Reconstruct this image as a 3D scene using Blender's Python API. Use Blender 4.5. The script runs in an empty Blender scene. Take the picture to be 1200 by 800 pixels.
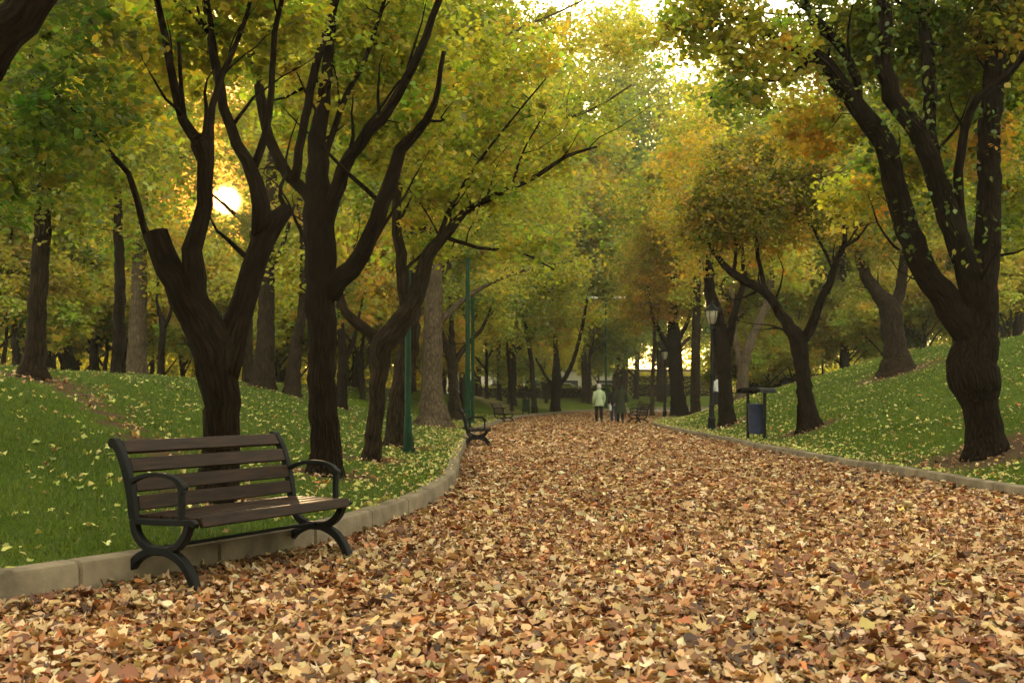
import bpy, math, random
import numpy as np
from mathutils import Vector, Matrix
random.seed(7); rng = np.random.default_rng(11)
SC = bpy.context.scene; COL = SC.collection
R = math.radians
F = 1250.0; CAMH = 1.13; HZ = 465.0          # focal length in photo pixels, eye height, horizon row
# ------------------------------------------------------------------ camera, sky, sun, exposure
cam = bpy.data.cameras.new('camera'); camo = bpy.data.objects.new('camera', cam); COL.objects.link(camo)
camo.location = (0, 0, CAMH); camo.rotation_euler = (R(90), 0, 0)
cam.sensor_width = 36; cam.lens = 36 * F / 1200; cam.shift_y = (HZ - 400) / 1200
cam.clip_start = .05; cam.clip_end = 3000
cam.dof.use_dof = True; cam.dof.focus_distance = 9.5; cam.dof.aperture_fstop = 5.0
SC.camera = camo
SUND = Vector(((265-600)/F, 1.0, (HZ-235)/F)).normalized()
SEL = math.asin(SUND.z); SAZ = math.atan2(SUND.x, SUND.y)
world = bpy.data.worlds.new('World'); SC.world = world; world.use_nodes = True
wn = world.node_tree.nodes; wl = world.node_tree.links; wn.clear()
sky = wn.new('ShaderNodeTexSky'); sky.sky_type = 'NISHITA'; sky.sun_disc = False
sky.sun_elevation = SEL; sky.sun_rotation = SAZ; sky.dust_density = 2.0; sky.air_density = 1.0; sky.ozone_density = 1.0
bg = wn.new('ShaderNodeBackground'); bg.inputs['Strength'].default_value = 0.15
warm = wn.new('ShaderNodeVectorMath'); warm.operation = 'MULTIPLY_ADD'; warm.inputs[1].default_value = (1.1, .95, .66); warm.inputs[2].default_value = (3.6, 3.1, 2.15)
wl.new(sky.outputs[0], warm.inputs[0]); wl.new(warm.outputs[0], bg.inputs[0])       # low sun through a thin cream cloud veil
tc = wn.new('ShaderNodeTexCoord'); dt = wn.new('ShaderNodeVectorMath'); dt.operation = 'DOT_PRODUCT'
wl.new(tc.outputs['Generated'], dt.inputs[0]); dt.inputs[1].default_value = SUND
def wmap(a, b, power):
    m = wn.new('ShaderNodeMapRange'); m.inputs[1].default_value = math.cos(R(a)); m.inputs[2].default_value = math.cos(R(b))
    wl.new(dt.outputs['Value'], m.inputs[0]); p = wn.new('ShaderNodeMath'); p.operation = 'POWER'; p.inputs[1].default_value = power
    wl.new(m.outputs[0], p.inputs[0]); return p
disc = wmap(.95, 0.35, 3.0); halo = wmap(16, 0, 3.0); near = wmap(15, 4, 1.0)
mxs = wn.new('ShaderNodeMix'); mxs.data_type = 'RGBA'; wl.new(near.outputs[0], mxs.inputs[0]); wl.new(warm.outputs[0], mxs.inputs[6]); mxs.inputs[7].default_value = (4.6, 1.15, .08, 1); wl.new(mxs.outputs[2], bg.inputs[0])
def wbg(col, strength, fac):
    b = wn.new('ShaderNodeBackground'); b.inputs[0].default_value = (*col, 1)
    m = wn.new('ShaderNodeMath'); m.operation = 'MULTIPLY'; m.inputs[1].default_value = strength
    wl.new(fac.outputs[0], m.inputs[0]); wl.new(m.outputs[0], b.inputs[1]); return b
bd = wbg((1, .5, .12), 9, disc); bh = wbg((1, .25, .02), .35, halo)
a1 = wn.new('ShaderNodeAddShader'); a2 = wn.new('ShaderNodeAddShader'); wo = wn.new('ShaderNodeOutputWorld')
wl.new(bg.outputs[0], a1.inputs[0]); wl.new(bd.outputs[0], a1.inputs[1]); wl.new(a1.outputs[0], a2.inputs[0]); wl.new(bh.outputs[0], a2.inputs[1])
wl.new(a2.outputs[0], wo.inputs[0])
sl = bpy.data.lights.new('sun', 'SUN'); sl.energy = 3.2; sl.angle = R(.6); sl.color = (1, .66, .32)
so = bpy.data.objects.new('sun', sl); COL.objects.link(so); so.rotation_euler = (-SUND).to_track_quat('-Z', 'Y').to_euler(); so.location = (-30, 60, 40)
SC.view_settings.view_transform = 'Standard'; SC.view_settings.look = 'None'
SC.view_settings.exposure = 1.95; SC.view_settings.gamma = 1; SC.view_settings.use_curve_mapping = False
SC.render.engine = 'CYCLES'; cy = SC.cycles
cy.use_denoising = True; cy.max_bounces = 6; cy.diffuse_bounces = 4; cy.transmission_bounces = 4; cy.glossy_bounces = 2
cy.volume_bounces = 1; cy.transparent_max_bounces = 4; cy.caustics_reflective = False; cy.caustics_refractive = False
cy.sample_clamp_indirect = 4; cy.use_adaptive_sampling = True; cy.adaptive_threshold = .02

# ------------------------------------------------------------------ materials
def newmat(name):
    m = bpy.data.materials.new(name); m.use_nodes = True; nt = m.node_tree; nt.nodes.clear()
    out = nt.nodes.new('ShaderNodeOutputMaterial'); return m, nt, out
def N(nt, t, **kw):
    n = nt.nodes.new(t)
    for k, v in kw.items(): setattr(n, k, v)
    return n
def ramp(nt, stops):
    r = N(nt, 'ShaderNodeValToRGB'); e = r.color_ramp.elements
    while len(e) < len(stops): e.new(.5)
    for i, (p, c) in enumerate(stops): e[i].position = p; e[i].color = (*c, 1)
    return r
def noise(nt, src, scale, detail=4, rough=.6, dist=0):
    n = N(nt, 'ShaderNodeTexNoise'); n.inputs['Scale'].default_value = scale; n.inputs['Detail'].default_value = detail
    n.inputs['Roughness'].default_value = rough; n.inputs['Distortion'].default_value = dist
    if src is not None: nt.links.new(src, n.inputs['Vector'])
    return n
def simple(name, stops, scale=8, rough=.6, bump=.2, bscale=60, metal=0, spec=.4, bdist=.01):
    m, nt, out = newmat(name); L = nt.links
    t = N(nt, 'ShaderNodeTexCoord'); b = N(nt, 'ShaderNodeBsdfPrincipled')
    n = noise(nt, t.outputs['Object'], scale); r = ramp(nt, stops)
    L.new(n.outputs[0], r.inputs[0]); L.new(r.outputs[0], b.inputs['Base Color'])
    b.inputs['Roughness'].default_value = rough; b.inputs['Metallic'].default_value = metal; b.inputs['Specular IOR Level'].default_value = spec
    n2 = noise(nt, t.outputs['Object'], bscale); bp = N(nt, 'ShaderNodeBump'); bp.inputs['Strength'].default_value = bump; bp.inputs['Distance'].default_value = bdist
    L.new(n2.outputs[0], bp.inputs['Height']); L.new(bp.outputs[0], b.inputs['Normal']); L.new(b.outputs[0], out.inputs[0])
    return m
def leafmat(name, trans=.58, gloss=.04, rough=.45, tcol=(1.5, 1.45, .6)):
    m, nt, out = newmat(name); L = nt.links
    a = N(nt, 'ShaderNodeAttribute'); a.attribute_name = 'tint'
    d = N(nt, 'ShaderNodeBsdfDiffuse'); t = N(nt, 'ShaderNodeBsdfTranslucent'); g = N(nt, 'ShaderNodeBsdfGlossy'); g.inputs['Roughness'].default_value = rough
    vm = N(nt, 'ShaderNodeVectorMath'); vm.operation = 'MULTIPLY'; vm.inputs[1].default_value = tcol
    L.new(a.outputs['Color'], vm.inputs[0]); L.new(vm.outputs[0], t.inputs[0]); L.new(a.outputs['Color'], d.inputs[0])
    m1 = N(nt, 'ShaderNodeMixShader'); m1.inputs[0].default_value = trans; L.new(d.outputs[0], m1.inputs[1]); L.new(t.outputs[0], m1.inputs[2])
    m2 = N(nt, 'ShaderNodeMixShader'); m2.inputs[0].default_value = gloss; L.new(m1.outputs[0], m2.inputs[1]); L.new(g.outputs[0], m2.inputs[2])
    L.new(m2.outputs[0], out.inputs[0]); return m
def barkmat(name, dark, light, vs=.16, scale=14, bump=1.0):
    m, nt, out = newmat(name); L = nt.links
    a = N(nt, 'ShaderNodeAttribute'); a.attribute_name = 'bark'
    b = N(nt, 'ShaderNodeBsdfPrincipled'); mp = N(nt, 'ShaderNodeVectorMath'); mp.operation = 'MULTIPLY'; mp.inputs[1].default_value = (1, 1, vs)
    L.new(a.outputs['Vector'], mp.inputs[0])
    n = noise(nt, mp.outputs[0], scale*2.2, 8, .7, .15); n3 = noise(nt, a.outputs['Vector'], 2.2, 3)
    v = N(nt, 'ShaderNodeTexVoronoi'); v.feature = 'DISTANCE_TO_EDGE'; v.inputs['Scale'].default_value = scale * 1.6; L.new(mp.outputs[0], v.inputs['Vector'])
    mul = N(nt, 'ShaderNodeMath'); mul.operation = 'MULTIPLY_ADD'; mul.inputs[1].default_value = 1.1; L.new(v.outputs[0], mul.inputs[0]); L.new(n.outputs[0], mul.inputs[2])
    r = ramp(nt, [(.38, dark), (.62, tuple((x+y)/2 for x, y in zip(dark, light))), (.9, light)])
    L.new(mul.outputs[0], r.inputs[0])
    mx = N(nt, 'ShaderNodeMix'); mx.data_type = 'RGBA'; mx.blend_type = 'MULTIPLY'; mx.inputs[0].default_value = .7
    r2 = ramp(nt, [(.35, (.55, .55, .5)), (.65, (1, 1, 1))]); L.new(n3.outputs[0], r2.inputs[0])
    L.new(r.outputs[0], mx.inputs[6]); L.new(r2.outputs[0], mx.inputs[7]); L.new(mx.outputs[2], b.inputs['Base Color'])
    b.inputs['Roughness'].default_value = .95; b.inputs['Specular IOR Level'].default_value = .04
    bp = N(nt, 'ShaderNodeBump'); bp.inputs['Strength'].default_value = bump; bp.inputs['Distance'].default_value = .05
    L.new(mul.outputs[0], bp.inputs['Height']); L.new(bp.outputs[0], b.inputs['Normal']); L.new(b.outputs[0], out.inputs[0]); return m
M = {}
M['leaf'] = leafmat('leaf', .6, .03); M['ivy'] = leafmat('ivy_leaf', .25, .03, .5)
M['dry'] = leafmat('dry_leaf', .18, .04, .5, (1.1, .95, .7)); M['grassblade'] = leafmat('grass_blade', .4, .03, .5, (1.3, 1.25, .5))
M['bark_dark'] = barkmat('dark_bark', (.0026, .0016, .001), (.028, .018, .0115))
M['bark_mid'] = barkmat('brown_bark', (.0045, .0028, .0017), (.055, .038, .024))
M['bark_pale'] = barkmat('pale_bark', (.04, .028, .018), (.13, .098, .064), .4, 7, .5)
M['iron'] = simple('black_cast_iron', [(.3, (.004, .0045, .0045)), (.7, (.011, .012, .012))], 6, .6, .12, 90, .0, .12, .003)
M['green_paint'] = simple('green_painted_steel', [(.3, (.004, .022, .009)), (.7, (.007, .036, .014))], 5, .6, .05, 60, 0, .1)
M['lamp_white'] = simple('white_lamp_head', [(.3, (.6, .6, .58)), (.7, (.75, .75, .72))], 5, .4, .02)
M['concrete'] = simple('kerb_concrete', [(.25, (.07, .056, .036)), (.5, (.16, .128, .085)), (.75, (.25, .2, .135))], 3.5, .9, .5, 45, 0, .2, .012)
M['blue_paint'] = simple('blue_painted_bin', [(.3, (.013, .02, .055)), (.7, (.026, .038, .095))], 7, .5, .1, 40)
M['opal'] = simple('opal_lamp_glass', [(.3, (.26, .24, .17)), (.7, (.34, .31, .23))], 4, .25, .02)
M['asphalt'] = simple('asphalt', [(.3, (.16, .15, .14)), (.7, (.22, .21, .2))], 2, .9, .3, 80)
M['wall'] = simple('pale_render', [(.3, (.55, .5, .42)), (.7, (.66, .61, .52))], 1.2, .9, .1, 20)
M['glass'] = simple('dark_window_glass', [(.3, (.02, .025, .03)), (.7, (.04, .05, .055))], 1, .1, 0)
M['car_white'] = simple('white_car_paint', [(.3, (.7, .7, .7)), (.7, (.78, .78, .78))], 1, .25, 0)
M['car_grey'] = simple('grey_car_paint', [(.3, (.25, .26, .28)), (.7, (.32, .33, .35))], 1, .25, 0)
M['rubber'] = simple('rubber', [(.3, (.015, .015, .015)), (.7, (.03, .03, .03))], 8, .8, .1)
M['skin'] = simple('skin', [(.3, (.42, .26, .18)), (.7, (.5, .32, .23))], 9, .55, .05)
def woodmat():
    m, nt, out = newmat('bench_slat_wood'); L = nt.links
    t = N(nt, 'ShaderNodeTexCoord'); mp = N(nt, 'ShaderNodeMapping'); mp.inputs['Scale'].default_value = (1.2, 14, 14)
    L.new(t.outputs['Object'], mp.inputs[0]); n = noise(nt, mp.outputs[0], 3.5, 6, .65); n2 = noise(nt, t.outputs['Object'], 3, 4)
    r = ramp(nt, [(.3, (.007, .003, .0018)), (.5, (.02, .0095, .005)), (.72, (.045, .024, .014))]); L.new(n.outputs[0], r.inputs[0])
    mx = N(nt, 'ShaderNodeMix'); mx.data_type = 'RGBA'; mx.blend_type = 'MULTIPLY'; mx.inputs[0].default_value = .8
    r2 = ramp(nt, [(.35, (.6, .6, .6)), (.65, (1.1, 1.05, 1))]); L.new(n2.outputs[0], r2.inputs[0])
    b = N(nt, 'ShaderNodeBsdfPrincipled'); L.new(r.outputs[0], mx.inputs[6]); L.new(r2.outputs[0], mx.inputs[7]); L.new(mx.outputs[2], b.inputs['Base Color'])
    b.inputs['Roughness'].default_value = .55; b.inputs['Specular IOR Level'].default_value = .15; bp = N(nt, 'ShaderNodeBump'); bp.inputs['Strength'].default_value = .4; bp.inputs['Distance'].default_value = .003
    L.new(n.outputs[0], bp.inputs['Height']); L.new(bp.outputs[0], b.inputs['Normal']); L.new(b.outputs[0], out.inputs[0]); return m
M['slat'] = woodmat()
def fabric(name, c): return simple(name, [(.3, tuple(x*.8 for x in c)), (.7, c)], 6, .9, .3, 30, 0, .1, .02)

# ------------------------------------------------------------------ object helpers
def tag(o, label=None, cat=None, group=None, kind=None):
    for k, v in (('label', label), ('category', cat), ('group', group), ('kind', kind)):
        if v: o[k] = v
    return o
def link(name, me, mat=None, parent=None):
    o = bpy.data.objects.new(name, me); COL.objects.link(o)
    if mat and me is not None and not me.materials: me.materials.append(mat)
    if parent: o.parent = parent
    return o
def empty(name, loc=(0, 0, 0), rz=0):
    o = bpy.data.objects.new(name, None); COL.objects.link(o); o.location = loc; o.rotation_euler = (0, 0, rz); o.empty_display_size = .2; return o
def copy_tree(o, parent=None):
    kids = list(o.children); c = o.copy(); COL.objects.link(c)
    if parent: c.parent = parent
    for ch in kids: copy_tree(ch, c)
    return c
class MB:
    def __init__(s): s.v = []; s.f = []; s.b = []
    def add(s, v, f, bark=None):
        n = len(s.v); s.v += [tuple(x) for x in v]; s.f += [tuple(i + n for i in g) for g in f]
        s.b += [tuple(x) for x in (bark if bark is not None else v)]
    def box(s, c, d, rz=0, rx=0, bev=0):
        x, y, z = [k/2 for k in d]; m = Matrix.Translation(c) @ Matrix.Rotation(rz, 4, 'Z') @ Matrix.Rotation(rx, 4, 'X')
        if bev:
            pts = []
            for sz in (-1, 1):
                for (a, b_) in ((x, y),):
                    pts.append([(px_, py_, sz*z) for px_, py_ in ((a-bev, b_), (-a+bev, b_), (-a, b_-bev), (-a, -b_+bev), (-a+bev, -b_), (a-bev, -b_), (a, -b_+bev), (a, b_-bev))])
            lo, hi = pts; zb = z - bev
            rings = [[(p[0]*(x-bev)/x, p[1]*(y-bev)/y, -z) for p in lo], [(p[0], p[1], -zb) for p in lo], [(p[0], p[1], zb) for p in lo], [(p[0]*(x-bev)/x, p[1]*(y-bev)/y, z) for p in lo]]
            v = [m @ Vector(p) for r in rings for p in r]; f = []
            for k in range(3):
                for i in range(8): j = (i+1) % 8; f.append((k*8+i, k*8+j, k*8+8+j, k*8+8+i))
            f.append(tuple(range(7, -1, -1))); f.append(tuple(range(24, 32))); s.add(v, f); return
        v = [m @ Vector((sx*x, sy*y, sz*z)) for sx in (-1, 1) for sy in (-1, 1) for sz in (-1, 1)]
        s.add(v, [(0, 1, 3, 2), (4, 6, 7, 5), (0, 4, 5, 1), (2, 3, 7, 6), (0, 2, 6, 4), (1, 5, 7, 3)])
    def tube(s, pts, rad, seg=8, caps=True, flat=None, wob=0, rg=None):
        """round or rectangular bar swept along pts; flat=(half width along fixed axis, axis) for flat bars"""
        P_ = np.asarray(pts, float); n = len(P_); rad = np.broadcast_to(rad, (n,)) if np.ndim(rad) < 2 else rad
        T = np.gradient(P_, axis=0); T /= np.linalg.norm(T, axis=1)[:, None] + 1e-9
        ref = np.array([0, 1, 0]) if abs(T[0][1]) < .8 else np.array([1, 0, 0])
        u = np.cross(T[0], ref); u /= np.linalg.norm(u); v = []; bk = []; L_ = 0
        for i in range(n):
            u = u - T[i]*np.dot(u, T[i]); u /= np.linalg.norm(u)+1e-9; w = np.cross(T[i], u)
            if i: L_ += np.linalg.norm(P_[i]-P_[i-1])
            for k in range(seg):
                a = 2*math.pi*k/seg; r = rad[i]
                if wob: r *= 1 + wob*.35*math.sin(3*a + L_*1.7) + wob*.3*math.sin(7*a+L_*2.3) + wob*rg.normal()*.3
                q = P_[i] + (u*math.cos(a) + w*math.sin(a))*r; v.append(q)
                rr = max(rad[i], .02); bk.append((math.cos(a)*rr, math.sin(a)*rr, L_))
        f = []
        for i in range(n-1):
            for k in range(seg):
                j = (k+1) % seg; f.append((i*seg+k, i*seg+j, (i+1)*seg+j, (i+1)*seg+k))
        if caps: f.append(tuple(range(seg-1, -1, -1))); f.append(tuple(range((n-1)*seg, n*seg)))
        s.add(v, f, bk)
    def bar(s, pts, w, t, axis):
        """rectangular bar along pts: half width w along 'axis', half thickness t across"""
        P_ = np.asarray(pts, float); n = len(P_); T = np.gradient(P_, axis=0); T /= np.linalg.norm(T, axis=1)[:, None]
        ax = np.array(axis, float); v = []
        w = np.broadcast_to(w, (n,)); t = np.broadcast_to(t, (n,))
        for i in range(n):
            c = np.cross(T[i], ax); c /= np.linalg.norm(c); b = .25*min(w[i], t[i])
            for a_, b_ in ((-w[i]+b, -t[i]), (w[i]-b, -t[i]), (w[i], -t[i]+b), (w[i], t[i]-b), (w[i]-b, t[i]), (-w[i]+b, t[i]), (-w[i], t[i]-b), (-w[i], -t[i]+b)): v.append(P_[i] + ax*a_ + c*b_)
        f = []
        for i in range(n-1):
            for k in range(8): j = (k+1) % 8; f.append((i*8+k, i*8+j, i*8+8+j, i*8+8+k))
        f.append(tuple(range(7, -1, -1))); f.append(tuple(range((n-1)*8, n*8))); s.add(v, f)
    def lathe(s, prof, c=(0, 0, 0), seg=16, sx=1, sy=1):
        v = []; n = len(prof); f = []
        for r, z in prof:
            for k in range(seg): a = 2*math.pi*k/seg; v.append((c[0]+r*sx*math.cos(a), c[1]+r*sy*math.sin(a), c[2]+z))
        for i in range(n-1):
            for k in range(seg): j = (k+1) % seg; f.append((i*seg+k, i*seg+j, (i+1)*seg+j, (i+1)*seg+k))
        f.append(tuple(range(seg-1, -1, -1))); f.append(tuple(range((n-1)*seg, n*seg))); s.add(v, f)
    def mesh(s, name, mat, smooth=True, bark=False):
        me = bpy.data.meshes.new(name); me.from_pydata(s.v, [], s.f); me.materials.append(mat)
        if smooth:
            me.polygons.foreach_set('use_smooth', [True]*len(me.polygons))
        if bark:
            a = me.attributes.new('bark', 'FLOAT_VECTOR', 'POINT'); a.data.foreach_set('vector', np.array(s.b, np.float32).ravel())
        me.update(); return me
    def build(s, name, mat, parent=None, smooth=True, bark=False, angle=40):
        me = s.mesh(name, mat, smooth, bark)
        if smooth and not bark: me.set_sharp_from_angle(angle=R(angle))
        return link(name, me, None, parent)
def catmull(pts, step):
    pts = np.asarray(pts, float); n = len(pts)
    if n < 3:
        k = max(2, int(np.linalg.norm(pts[-1, :3]-pts[0, :3])/step)+1); t = np.linspace(0, 1, k)[:, None]; return pts[0]*(1-t)+pts[-1]*t
    ext = np.vstack([2*pts[0]-pts[1], pts, 2*pts[-1]-pts[-2]]); out = []
    for i in range(n-1):
        p0, p1, p2, p3 = ext[i:i+4]; k = max(1, int(np.linalg.norm(p2[:3]-p1[:3])/step))
        for j in range(k):
            t = j/k; out.append(.5*((2*p1)+(-p0+p2)*t+(2*p0-5*p1+4*p2-p3)*t*t+(-p0+3*p1-3*p2+p3)*t**3))
    out.append(pts[-1]); return np.array(out)

# ------------------------------------------------------------------ ground shape
KL = catmull([(-22, -26), (-12, -10), (-8, -3.2), (-5.2, 1.7), (-3.6, 4.35), (-2.76, 5.76), (-2.28, 6.49), (-1.80, 7.3), (-1.42, 8.3), (-1.06, 10.0), (-.88, 12.2), (-.90, 14.8), (-1.05, 18.8), (-1.21, 27.6), (-1.12, 35), (-.82, 41), (.13, 53), (2, 63), (5.7, 79), (12, 93), (24, 104), (60, 112)], .35)
KR = catmull([(5.9, -26), (5.9, -8), (5.85, 2), (5.75, 8), (5.65, 11.9), (5.38, 16.5), (5.26, 21.9), (5.28, 26.6), (5.26, 32.9), (5.32, 37.5), (5.7, 42), (7.0, 49), (9.8, 60), (16, 72), (30, 82), (60, 88)], .35)
def sdist(P_, K):
    """signed distance to polyline K, + on the left of its direction"""
    P_ = np.asarray(P_, float); best = np.full(len(P_), 1e9); sg = np.ones(len(P_))
    A = K[:-1]; B = K[1:]
    for a, b in zip(A, B):
        ab = b-a; t = np.clip(((P_-a)@ab)/(ab@ab), 0, 1); q = a+t[:, None]*ab; dv = P_-q; d = np.hypot(dv[:, 0], dv[:, 1])
        m = d < best-1e-9; best = np.where(m, d, best); cr = ab[0]*(P_[:, 1]-a[1])-ab[1]*(P_[:, 0]-a[0]); sg = np.where(m, np.sign(cr), sg)
    return best*sg
KLs = KL[::4] if len(KL) > 60 else KL; KLs = np.vstack([KL[::4], KL[-1]]); KRs = np.vstack([KR[::4], KR[-1]])
def sst(t): t = np.clip(t, 0, 1); return t*t*(3-2*t)
def vnoise(x, y, s=1.0, seed=0):
    return (np.sin(x*s*1.3+seed)*np.cos(y*s*1.1+seed*2)+.5*np.sin(x*s*2.9+y*s*2.1+seed*3)+.25*np.sin(x*s*5.3-y*s*6.1+seed))/1.75
def terrain(x, y, full=False):
    x = np.atleast_1d(np.asarray(x, float)); y = np.atleast_1d(np.asarray(y, float)); P_ = np.column_stack([x, y])
    dL = sdist(P_, KLs); dR = -sdist(P_, KRs)
    far = sst((y-55)/35)
    hl = .165 + (1.5-.65*far)*sst(dL/8.5) + .5*sst((dL-8)/30)
    amp = 1-.72*sst((y-50)/30)
    hr = .125 + amp*(.3*np.clip(dR-.4, 0, 9)*sst((dR+.5)/3) + 1.0*sst((dR-8)/12))
    bump = .04*vnoise(x, y, .7, 1)*np.clip(np.maximum(dL, dR)/2, 0, 1)
    h = np.where(dL > 0, hl+bump, np.where(dR > 0, hr+bump, 0.0))
    both = (dL <= -.1) & (dR <= -.1)
    h = np.where((dL > -.1) & (dL <= 0), .165, np.where((dR > -.1) & (dR <= 0), .125, h)); h = np.where(both, 0.0, h)
    return (h, dL, dR) if full else h
def ground(x, y): return float(terrain(x, y)[0])
def hit(px, py):
    z = np.linspace(4, 130, 2600); x = (px-600)/F*z; hr = CAMH+(HZ-py)/F*z; h = terrain(x, z)
    i = np.argmax(h >= hr)
    return float(z[i]) if h[i] >= hr[i] else 45.0
def W(px, py, z): return ((px-600)*z/F, z, CAMH+(HZ-py)*z/F)

def axis(segs):
    out = []
    for a, b, st in segs: out += list(np.arange(a, b, st))
    out.append(segs[-1][1]); return np.array(out)
gx = axis([(-600, -100, 50), (-100, -40, 5), (-40, -12, 1), (-12, -4.5, .3), (-4.5, -0.5, .09), (-.5, 4.9, .35), (4.9, 6.3, .09), (6.3, 14, .3), (14, 40, 1), (40, 100, 5), (100, 600, 50)])
gy = axis([(-60, -10, 5), (-10, 3, .5), (3, 12, .1), (12, 30, .2), (30, 60, .4), (60, 120, 1), (120, 200, 8), (200, 1500, 100)])
X, Y = np.meshgrid(gx, gy); h, dL, dR = terrain(X.ravel(), Y.ravel(), True)
inside = (dL <= -.1) & (dR <= -.1); h = np.where(inside, -.06, h)
nx, ny = len(gx), len(gy)
idx = np.arange(nx*ny).reshape(ny, nx); q = np.stack([idx[:-1, :-1], idx[:-1, 1:], idx[1:, 1:], idx[1:, :-1]], -1).reshape(-1, 4)
def npmesh(name, v, faces, k, mat, tint=None, smooth=False):
    me = bpy.data.meshes.new(name); me.vertices.add(len(v)); me.vertices.foreach_set('co', np.asarray(v, np.float32).ravel())
    nf = len(faces); me.loops.add(nf*k); me.loops.foreach_set('vertex_index', np.asarray(faces, np.int32).ravel())
    me.polygons.add(nf); me.polygons.foreach_set('loop_start', np.arange(nf, dtype=np.int32)*k)
    me.polygons.foreach_set('use_smooth', np.full(nf, smooth))
    if tint is not None:
        a = me.attributes.new('tint', 'FLOAT_COLOR', 'POINT'); c = np.ones((len(v), 4), np.float32); c[:, :3] = tint; a.data.foreach_set('color', c.ravel())
    me.materials.append(mat); me.update(calc_edges=True); return me
def lawnmat():
    m, nt, out = newmat('lawn_grass'); L = nt.links
    t = N(nt, 'ShaderNodeTexCoord'); b = N(nt, 'ShaderNodeBsdfPrincipled')
    n1 = noise(nt, t.outputs['Object'], 1.1, 5, .6); n2 = noise(nt, t.outputs['Object'], 45, 3, .7); n3 = noise(nt, t.outputs['Object'], 9, 4)
    r1 = ramp(nt, [(.3, (.046, .08, .009)), (.55, (.075, .112, .013)), (.75, (.11, .14, .018))]); L.new(n1.outputs[0], r1.inputs[0])
    r2 = ramp(nt, [(.3, (.45, .5, .4)), (.7, (1.25, 1.2, 1.1))]); L.new(n2.outputs[0], r2.inputs[0])
    mx = N(nt, 'ShaderNodeMix'); mx.data_type = 'RGBA'; mx.blend_type = 'MULTIPLY'; mx.inputs[0].default_value = 1
    L.new(r1.outputs[0], mx.inputs[6]); L.new(r2.outputs[0], mx.inputs[7])
    a = N(nt, 'ShaderNodeAttribute'); a.attribute_name = 'dirt'
    ad = N(nt, 'ShaderNodeMath'); ad.operation = 'MULTIPLY_ADD'; ad.inputs[1].default_value = .9; L.new(n3.outputs[0], ad.inputs[0]); L.new(a.outputs['Fac'], ad.inputs[2])
    mr = N(nt, 'ShaderNodeMapRange'); mr.inputs[1].default_value = .82; mr.inputs[2].default_value = 1.05; L.new(ad.outputs[0], mr.inputs[0])
    rd = ramp(nt, [(.3, (.045, .028, .016)), (.7, (.12, .08, .045))]); L.new(n2.outputs[0], rd.inputs[0])
    m2 = N(nt, 'ShaderNodeMix'); m2.data_type = 'RGBA'; L.new(mr.outputs[0], m2.inputs[0]); L.new(mx.outputs[2], m2.inputs[6]); L.new(rd.outputs[0], m2.inputs[7])
    L.new(m2.outputs[2], b.inputs['Base Color']); b.inputs['Roughness'].default_value = .9; b.inputs['Specular IOR Level'].default_value = .02
    bp = N(nt, 'ShaderNodeBump'); bp.inputs['Strength'].default_value = .8; bp.inputs['Distance'].default_value = .04; L.new(n2.outputs[0], bp.inputs['Height']); L.new(bp.outputs[0], b.inputs['Normal'])
    L.new(b.outputs[0], out.inputs[0]); return m
M['lawn'] = lawnmat()
DIRT = []     # (x, y, radius) bare earth round trunks, filled below before the sheet is made
def dirt_at(x, y):
    d = np.zeros(len(x))
    for (cx, cy_, r) in DIRT: d = np.maximum(d, 1-np.hypot(x-cx, y-cy_)/r)
    return np.clip(d, 0, 1)

# ------------------------------------------------------------------ leaves
T_NEAR = (np.array([(0, 0, 0), (.30, .22, .06), (.40, .52, .05), (0, 1, -.08), (-.40, .52, .05), (-.30, .22, .06)]), np.array([(0, 1, 2, 3), (0, 3, 4, 5)]))
T_FAR = (np.array([(0, 0, 0), (.36, .5, .06), (0, 1, 0), (-.36, .5, .06)]), np.array([(0, 1, 2, 3)]))
_o = [(0, .95), (.2, .68), (.46, .7), (.44, .42), (.68, .2), (.46, -.02), (.34, -.3), (0, -.3), (-.34, -.3), (-.46, -.02), (-.68, .2), (-.44, .42), (-.46, .7), (-.2, .68)]
T_MAPLE = (np.array([(0, .2, 0)]+[(a, b, 0) for a, b in _o]), np.array([(0, 1+i, 1+(i+1) % 14) for i in range(14)]))
_c = [(0, -.55, -.02), (.25, -.38, .06), (.4, -.05, .13), (.32, .3, .12), (.1, .5, .03), (0, .68, .0), (-.14, .48, .04), (-.3, .25, .12), (-.42, -.08, .12), (-.22, -.36, .05)]
T_CURL = (np.array([(0, 0, 0)]+_c), np.array([(0, 1+i, 1+(i+1) % 10) for i in range(10)]))
def unit(v): return v/(np.linalg.norm(v, axis=1)[:, None]+1e-9)
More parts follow.
